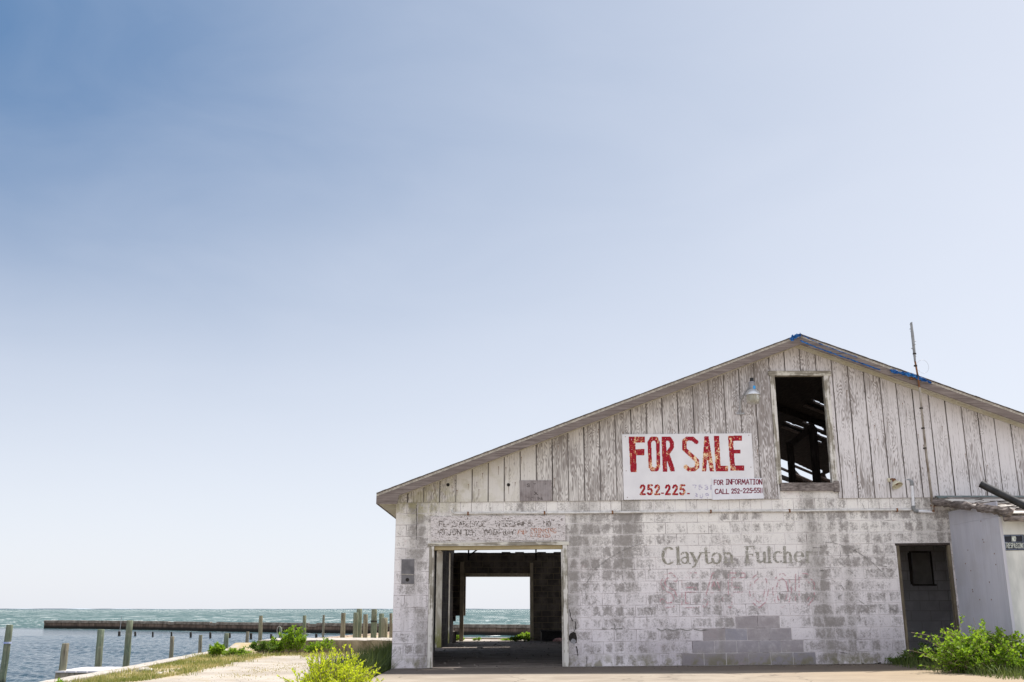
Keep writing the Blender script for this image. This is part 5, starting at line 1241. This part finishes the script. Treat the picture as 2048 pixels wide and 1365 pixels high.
piling('leaning piling with a blue and white band at the far left', (19.5, 1251), (6, 1352), 27, 13, 'pile_green', (1286, 3.5, 'blue_band'))
piling('short stubby dark piling at the corner of the small dock', (131.5, 1288), (125, 1340), 25, 14, 'pile_grey')
piling('green piling just behind the middle of the small dock', (202, 1260), (196, 1336), 27, 13.5, 'pile_green')
piling('tallest green piling between the small dock and the seawall, leaning slightly', (260, 1242), (252, 1332), 30, 12.5, 'pile_green')
piling('short grey piling behind the seawall, first right of the tallest green one', (344.5, 1274), (342, 1315), 33, 8, 'pile_grey')
piling('thin grey piling behind the seawall in front of the middle of the breakwater', (401.5, 1271), (399.5, 1304), 37, 7, 'pile_grey')
piling('short thick green piling behind the seawall left of the weedy platform', (453.5, 1267.5), (451.5, 1295), 36, 9.3, 'pile_green')
piling('slim grey piling standing just left of the platform corner', (495.5, 1264.5), (494, 1288), 40, 6.6, 'pile_grey')
piling('tall piling rising at the corner of the platform', (522, 1232.5), (520, 1279), 35.5, 7.6, 'pile_grey')
rp_ = piling('slim piling hung with a loop of pale rope behind the platform', (561.5, 1255), (560.5, 1276), 42, 6, 'pile_green')
mb = MB(); c = Vector(P(558.5, 1260, 41.85)); mb.tube([c + Vector((0.085*math.cos(t), -0.02, 0.16*math.sin(t) - 0.02)) for t in np.linspace(-0.4, 3.6, 12)] + [c + Vector((-0.06, -0.02, -0.28))], 0.014, 6); tag(mb.build('rope', M['rope']), 'loop of pale rope hanging on a slim piling', 'rope')
piling('thin low grey piling showing above the tallest weed', (586.2, 1258.5), (585.6, 1275.5), 43, 5, 'pile_grey')
piling('tall green piling standing alone behind the middle of the platform', (609.2, 1232), (608.4, 1275), 38, 7, 'pile_green')
piling('tall thin grey piling between the lone green one and the cluster', (647.5, 1231), (646, 1272), 44, 4.6, 'pile_grey')
GRP = 'cluster of pilings beside the fish house'
piling('leftmost piling of the cluster beside the fish house, grey with a dark knot', (686.8, 1227), (684.8, 1277), 37.0, 9.2, 'pile_grey', group=GRP)
piling('green piling in front of the tallest one of the cluster', (712, 1226), (710.5, 1277), 36.6, 10, 'pile_green', group=GRP)
piling('tallest piling of the cluster beside the fish house', (719, 1218.5), (717.5, 1277), 38.0, 11, 'pile_green', group=GRP)
piling('dark grey-brown piling in the middle of the cluster', (731.3, 1229.5), (730, 1277), 37.5, 9.6, 'pile_grey', group=GRP)
piling('thick green piling with a black band in the cluster', (748.6, 1219.5), (747.2, 1277), 37.0, 11.6, 'pile_green', (1243, 2.6, 'stub_dark'), group=GRP)
piling('piling half hidden behind the shortest thick one of the cluster', (763.2, 1228), (761.5, 1277), 37.6, 10, 'pile_green', group=GRP)
piling('shortest and thickest piling of the cluster', (768.8, 1236.5), (768, 1277), 36.2, 13, 'pile_grey', group=GRP)
piling('piling almost hidden behind the corner of the fish house', (782, 1227.5), (781.5, 1277), 38.5, 6, 'pile_grey', group=GRP)
stubs = [(238.5, 1263.5, 1271.6, 5), (270.5, 1264, 1273, 4.2), (305.5, 1264.5, 1273.5, 3.4), (343, 1264.5, 1274, 3.6), (381.5, 1265, 1275.2, 4.2), (420.6, 1265.5, 1276.8, 4.4), (459.5, 1266.5, 1276.4, 4), (502, 1267, 1278.2, 5.2), (542.3, 1268.8, 1278, 4.4), (632.5, 1268.2, 1275.5, 4.8)]
names = ['dark stump of a piling carrying a thin tilted rod', 'dark stump in the water just right of the tallest green piling', 'dark stump second right of the tallest green piling, alone in open water', 'dark stump showing just above the first short grey piling',
         'dark stump in open water left of the thin grey piling', 'dark stump in open water right of the thin grey piling', 'dark stump partly behind the short thick green piling', 'dark stump touching the slim grey piling left of the platform', 'dark stump between the platform corner piling and the roped one', 'dark low stump between the lone green piling and the tall thin grey one']
for (px, yt, yb, wpx), lb in zip(stubs, names):
    d = G0(px, yb, SEA); piling(lb, (px, yt), (px, yb), d[1], wpx, 'stub_dark', group='row of dark piling stumps in the water')
d = G0(238.5, 1271.6, SEA); a = Vector(P(239.5, 1263.5, d[1])); b = Vector(P(243.5, 1233, d[1]))
mb = MB(); mb.tube([a, b], 0.022, 6); mb.tube([a + Vector((0, 0, .0)), a + Vector((0, 0, .12))], 0.07, 8, 0); tag(mb.build('rod', M['galv']), 'thin tilted rod standing on a dark stump in the basin', 'rod')

# small dock in the basin
dz = -0.42
da, db = G0(112, 1343, dz), G0(207, 1338, dz)
dock = empty('small_dock', ((da[0] + db[0])/2, da[1], SEA), 'small wooden dock with pale planks and a brown side board against the seawall', 'dock')
fa, fb = G0(111, 1345.5, dz), G0(218, 1339.5, dz)
y0d, y1d = min(fa[1], fb[1]), min(fa[1], fb[1]) + 1.7
x0d, x1d = fa[0], capx(y0d) - 0.17
nP = 8
for k in range(nP):
    mb = MB(); a = x0d + (x1d - x0d) * k / nP; b = x0d + (x1d - x0d) * (k + 1) / nP - 0.03
    mb.box(a, b, y0d - 0.04, y1d, dz, dz + 0.035 + random.uniform(-.004, .004)); mb.build('plank', simple('dock_plank', (0.50, 0.48, 0.50), (0.66, 0.64, 0.66), 12, (0.5, 1, 1)) if 'dock_plank' not in M else M['dock_plank'], dock)
mb = MB(); mb.box(x0d, x1d, y0d, y0d + 0.06, dz - 0.26, dz - 0.002); mb.box(x0d, x0d + 0.06, y0d + 0.061, y1d, dz - 0.26, dz - 0.002); mb.build('side_board', M['post_wood'], dock)

# ------------------------------------------------------------------ things inside the doorway
def lump(name, px, py, D, sx, sy, sz, mat, label, cat):
    c = Vector(P(px, py, D)); mb = MB(); n = 9; m = 6; ring = []
    for i in range(m + 1):
        ph = math.pi/2 * i / m
        ring.append([c + Vector((math.cos(2*math.pi*k/n)*sx*math.cos(ph)*random.uniform(.8, 1.2), math.sin(2*math.pi*k/n)*sy*math.cos(ph)*random.uniform(.8, 1.2), sz*math.sin(ph)*random.uniform(.85, 1.1))) for k in range(n)])
    for i in range(m):
        for k in range(n): mb.face([ring[i][k], ring[i][(k+1) % n], ring[i+1][(k+1) % n], ring[i+1][k]], 0, sm=True)
    return tag(mb.build(name, M[mat]), label, cat)
mb = MB(); a = P(908, 1286, 32.6); rough_beam(mb, (a[0], 32.6, 0.02), (a[0] + .02, 32.6, 0.34), 0.12, 0.12, 5, .12); tag(mb.build('wooden_stump', M['dark_wood']), 'short dark post stub on the floor left of the far doorway', 'post')
lump('cloth_heap', 1118, 1283, 32.5, 0.18, 0.12, 0.10, 'pink_cloth', 'small pale pink heap of cloth in the dark corner by the far doorway', 'cloth')
mb = MB(); a = P(1082, 1282, 34.0); b = P(1126, 1264, 34.0); mb.box(a[0], b[0] + .3, 33.4, 34.2, 0.06, b[2]); mb.box(a[0] - .03, b[0] + .33, 33.36, 34.24, b[2], b[2] + .04); tag(mb.build('trough', M['black_plastic']), 'low black box against the rear wall right of the far doorway', 'box')

# ------------------------------------------------------------------ vegetation
def leaf(mb, p, d, L, W, tone, mi=0):
    d = d.normalized(); s = d.cross(Vector((random.uniform(-1, 1), random.uniform(-1, 1), random.uniform(-1, 1))))
    if s.length < 1e-3: return
    s.normalize(); mid = p + d * L * 0.5 + s.cross(d) * L * 0.08
    mb.face([p, mid - s*W/2, p + d*L, mid + s*W/2], mi, (tone, 0, 0, 1), sm=True)
def shrub(name, label, base, rx, ry, h, nst, L, W, mat, dens=22, upright=0.6, group=None, side=3, cat='shrub'):
    base = Vector(base); root = empty(name, base, label, cat, group); ml = MB(); mt = MB()
    for i in range(nst):
        a = random.uniform(0, 2*math.pi); q = math.sqrt(random.random()); r0 = q * 0.45
        b = base + Vector((math.cos(a)*rx*r0, math.sin(a)*ry*r0, 0)); hh = h * (1 - 0.45*q*q) * random.uniform(.58, 1.0)
        tip = base + Vector((math.cos(a)*rx*q, math.sin(a)*ry*q, hh)) + Vector((random.uniform(-.1, .1)*rx, random.uniform(-.1, .1)*ry, 0))
        mid = (b + tip)/2 + Vector((0, 0, h*(0.12 if upright < .5 else 0.0))) + Vector((random.uniform(-.1, .1)*rx, random.uniform(-.1, .1)*ry, 0))
        cur = [b*(1-t)**2 + mid*2*t*(1-t) + tip*t*t for t in np.linspace(0, 1, 7)]
        mt.tube(cur, [0.006*(1-0.7*t) for t in np.linspace(0, 1, 7)], 4, cap=False)
        if i % 7 == 3:
            mt.tube([cur[4], cur[5], cur[6], cur[6] + (cur[6]-cur[4])*.35], 0.0025, 4, cap=False); continue
        tone0 = random.random()**1.3
        def along(cu, n, t0):
            for _ in range(n):
                t = t0 + (1-t0)*random.random()**0.8; f = t*(len(cu)-1); k = min(int(f), len(cu)-2); p = cu[k] + (cu[k+1]-cu[k])*(f-k)
                ax = (cu[k+1]-cu[k]).normalized(); o = Vector((random.gauss(0, 1), random.gauss(0, 1), random.gauss(0, .6))); d = (o.normalized()*(1-upright*.5) + ax*upright + Vector((0, 0, .15)))
                leaf(ml, p, d, L*random.uniform(.6, 1.2), W*random.uniform(.7, 1.2), min(1, max(0, 0.25 + 0.35*tone0 + 0.45*(random.random()-.3))))
        along(cur, dens, 0.18)
        for s_ in range(side):
            t = random.uniform(.3, .85); p = cur[int(t*6)]; e = p + Vector((random.gauss(0, 1)*rx*.25, random.gauss(0, 1)*ry*.25, h*random.uniform(.08, .25)))
            c2 = [p, (p+e)/2 + Vector((0, 0, .01)), e]; mt.tube(c2, 0.003, 4, cap=False); along(c2, dens//2, .1)
    ml.build('foliage', M[mat], root); mt.build('stems', M['twig'], root); return root
def base_at(px, D, z): p = P(px, 1300, D); return (p[0], D, z)
shrub('marsh_shrub', 'bright yellow-green leafy shrub in the foreground beside the concrete apron', base_at(666, 13.2, GZ), 0.56, 0.5, 0.92, 105, 0.040, 0.017, 'leaf_lime', 42, .75, side=4)
shrub('marsh_shrub', 'low yellow-green shoots at the left corner of the concrete apron', base_at(738, 13.6, GZ), 0.16, 0.2, 0.40, 12, 0.036, 0.015, 'leaf_lime', 26, .75, side=2)
shrub('weed', 'small leafy sprig at the near end of the seawall', base_at(122, 17.6, GZ), 0.14, 0.14, 0.20, 7, 0.06, 0.025, 'leaf_mid', 12, .5, cat='weed')
shrub('weed', 'lone leafy weed on the seawall edge behind the grass strip', base_at(432, 28.5, GZ), 0.22, 0.2, 0.50, 20, 0.085, 0.035, 'leaf_mid', 26, .5, cat='weed')
shrub('weed', 'low sprawling weed on the grass near the seawall end', base_at(472, 29, GZ), 0.5, 0.25, 0.28, 26, 0.07, 0.03, 'leaf_mid', 18, .4, cat='weed')
shrub('weed', 'spreading weed at the left corner of the platform', base_at(528, 31.2, GZ), 0.5, 0.3, 0.42, 26, 0.085, 0.035, 'leaf_green', 22, .4, cat='weed')
shrub('weed', 'leafy weed against the platform left of the tallest weed', base_at(555, 31.4, GZ), 0.36, 0.3, 0.55, 22, 0.085, 0.035, 'leaf_mid', 24, .5, cat='weed')
shrub('weed', 'tallest bushiest weed growing in front of the platform', base_at(585, 31.2, GZ), 0.42, 0.3, 0.92, 36, 0.10, 0.04, 'leaf_mid', 28, .55, cat='weed')
shrub('weed', 'small weed in front of the platform right of the tallest weed', base_at(622, 31.4, GZ), 0.38, 0.3, 0.42, 18, 0.085, 0.035, 'leaf_mid', 22, .5, cat='weed')
shrub('weed', 'thin weed with a tall spike in front of the platform', base_at(651, 31.5, GZ), 0.26, 0.25, 0.56, 10, 0.08, 0.03, 'leaf_mid', 18, .7, cat='weed')
shrub('weed', 'sunny lime weed beside the right post of the far doorway', base_at(1050, 35.3, -0.03), 0.27, 0.25, 0.42, 14, 0.10, 0.04, 'leaf_mid', 14, .4, cat='weed')
shrub('weed', 'dark weed growing from the floor just inside the far doorway', base_at(1040, 33.6, 0.02), 0.42, 0.25, 0.20, 16, 0.10, 0.04, 'leaf_mid', 14, .3, cat='weed')
shrub('weed', 'small weed at the foot of the left post of the far doorway', base_at(914, 35.2, -0.03), 0.24, 0.2, 0.22, 12, 0.09, 0.04, 'leaf_mid', 14, .5, cat='weed')
shrub('weed', 'tiny weed on the sunlit ground in the middle of the far doorway', base_at(955, 35.4, -0.03), 0.14, 0.1, 0.14, 7, 0.07, 0.03, 'leaf_mid', 12, .5, cat='weed')
shrub('weed', 'low weed just left of the dark one inside the far doorway', base_at(1014, 34.9, -0.03), 0.28, 0.2, 0.14, 10, 0.08, 0.03, 'leaf_mid', 12, .4, cat='weed')
shrub('vine_bush', 'large sprawling leafy vine in front of the white shed', base_at(1972, 16.2, GZ + .1), 0.92, 0.55, 1.10, 100, 0.060, 0.036, 'leaf_mid', 30, .35, side=6)
shrub('vine_bush', 'leafy vine at the right edge in front of the shed', base_at(2058, 15.9, GZ + .1), 0.55, 0.5, 0.74, 60, 0.058, 0.036, 'leaf_mid', 32, .3, side=4)
shrub('vine_bush', 'thin leafy tendrils climbing up beside the side doorway', base_at(1935, 16.5, GZ + .2), 0.36, 0.35, 0.78, 22, 0.055, 0.034, 'leaf_mid', 22, .35, side=3)
shrub('weed', 'dark shaded weeds filling the foot of the side doorway', (rx0 + .5, YF - 0.30, 0.05), 0.66, 0.32, 0.44, 70, 0.07, 0.022, 'leaf_green', 24, .6, cat='weed')
shrub('weed', 'dark low weed at the wall just left of the side doorway', (rx0 - .12, YF - 0.16, 0.05), 0.34, 0.14, 0.22, 22, 0.06, 0.02, 'leaf_green', 22, .5, cat='weed')

def blades(name, pts, hmin, hmax, wd, mat, tone, lean=.35):
    mb = MB()
    for (x, y, z, t, *hs_) in pts:
        h = random.uniform(hmin, hmax) * (hs_[0] if hs_ else 1); a = random.uniform(0, 2*math.pi); l = random.gauss(0, lean)*h; s = Vector((math.cos(a), math.sin(a), 0))*wd/2
        a2 = random.uniform(0, 6.28); o = Vector((math.cos(a2)*l, math.sin(a2)*l, 0)); p = Vector((x, y, z)); m_ = p + o*.35 + Vector((0, 0, h*.6)); tp_ = p + o + Vector((0, 0, h*.95))
        tv = .25 if len(hs_) == 0 else .10; c = (min(1, max(0, t + random.uniform(-tv, tv))), 0, 0, 1)
        mb.face([p - s, p + s, m_ + s*.7, m_ - s*.7], 0, c, sm=True); mb.face([m_ - s*.7, m_ + s*.7, tp_], 0, c, sm=True)
    return tag(mb.build(name, M[mat]), kind='stuff')
pts = []
while len(pts) < 12000:
    y = random.uniform(17.5, 32.0); x0 = capx(y) + .17; x1 = grassx(y) if y < 30.5 else -4.0
    x = random.uniform(x0, x1 + .5); 
    n = 0.4*vnoise(np.array([x]), np.array([y]), 1.1, 4)[0] + 0.6*vnoise(np.array([x]), np.array([y]*1), .35, 6)[0]
    fade = 1 if x < x1 - .3 else 0.35
    if n * fade > random.uniform(.36, .66): pts.append((x, y, gz(x, y) - .01, 1.05 - 1.5*(vnoise(np.array([x]), np.array([y]), 1.0, 9)[0] - .15)))
short = []
for k in range(500):
    c = random.choice([(520, 1342), (560, 1338), (480, 1352), (600, 1330)]); p = G0(c[0] + random.gauss(0, 26), c[1] + random.gauss(0, 2.6), GZ); short.append((p[0], p[1], gz(p[0], p[1]) - .005, .85))
for k in range(600): p = G0(random.uniform(600, 700), random.gauss(1312, 2), GZ); pts.append((p[0], p[1], GZ - .01, .6))
tuft = []
for _ in range(110):
    y = random.uniform(18, 31.5); x = random.uniform(capx(y) + .2, min(grassx(y) if y < 30.5 else -4, -3.6)); r_ = random.uniform(.04, .16); t_ = random.choice((.05, .12, .2, .3, .85))
    for _k in range(int(260 * r_)): tuft.append((x + random.gauss(0, r_), y + random.gauss(0, r_), gz(x, y) - .01, t_))
blades('grass', tuft, .05, .17, .014, 'blade', .5, .5)
blades('grass', pts, .02, .09, .016, 'blade', .5)
blades('grass', short, .015, .045, .016, 'blade', .5)
pts = []
while len(pts) < 10500:
    y = random.uniform(15.5, 31.5); x = random.uniform(-3.85 + .02*(y-16), XL - .03) if y > 18.7 else random.uniform(-3.0, XL - .05)
    q_ = min(1, (x + 3.95) / 1.15)
    if random.random() < q_**1.5: pts.append((x, y, GZ - .02, .02 + .30*random.random()**2 + (.5 if random.random() < .04 else 0), .30 + .75*q_*random.random()**.6))  # blades toned dark, carrying the building's shade in their colour
blades('tall_grass', pts, .40, .82, .013, 'blade_dark', .3, .42)
pts = [(random.uniform(rx0 - .5, SX + .2), random.uniform(16.0, YF - .05), 0.06, random.random()*.8) for _ in range(1500)] + [(random.uniform(SX - 1.3, SX + 1), random.uniform(14.6, 16.6), 0.04, random.random()) for _ in range(2500)]
blades('grass', pts, .05, .26, .010, 'blade_dark', .3, .5)
# stones in the grass strip
for px, py, s_, lb in ((290, 1343, .13, 'flat pale stone in the grass nearest the seawall'), (336, 1326, .09, 'small round stone by the seawall under the short grey piling'), (320, 1350, .07, 'small pale stone in the middle of the grass strip')):
    p = G0(px, py, GZ); o = lump('stone', px, py, p[1], s_ * 1.4, s_, s_ * .7, 'stone', lb, 'stone')

# loose gravel, shells and blown litter
mb = MB()
def grit(x, y, z, r, t):
    p = Vector((x, y, z)); q = [p + Vector((math.cos(a)*r*random.uniform(.6, 1.2), math.sin(a)*r*random.uniform(.6, 1.2), 0)) for a in (0, 2.1, 4.2)]; tp_ = p + Vector((0, 0, r*.7))
    for a, b in ((0, 1), (1, 2), (2, 0)): mb.face([q[a], q[b], tp_], 0, t)
for _ in range(1600):
    y = 17.5 + 14 * random.random()**1.3; x = random.uniform(grassx(y) - .4, XL - .5); v = random.uniform(.12, .5); grit(x, y, gz(x, y) - .003, random.uniform(.006, .022), (v, v*.92, v*.82, 1))
for _ in range(500):
    x = random.uniform(XL + .2, SX - .2) if random.random() < .5 else random.uniform(4.5, SX); y = YF - .02 - abs(random.gauss(0, .35)) - .03; v = random.uniform(.05, .22); grit(x, y, sh(x) - .003, random.uniform(.006, .02), (v, v*.85, v*.65, 1))
for _ in range(260):
    x = random.uniform(XLI + .1, 1.5); y = random.uniform(YF + .2, YR - .5); v = random.uniform(.05, .3); grit(x, y, sh(x), random.uniform(.01, .04), (v, v*.9, v*.8, 1))
tag(mb.build('gravel', M['paint']), kind='stuff')
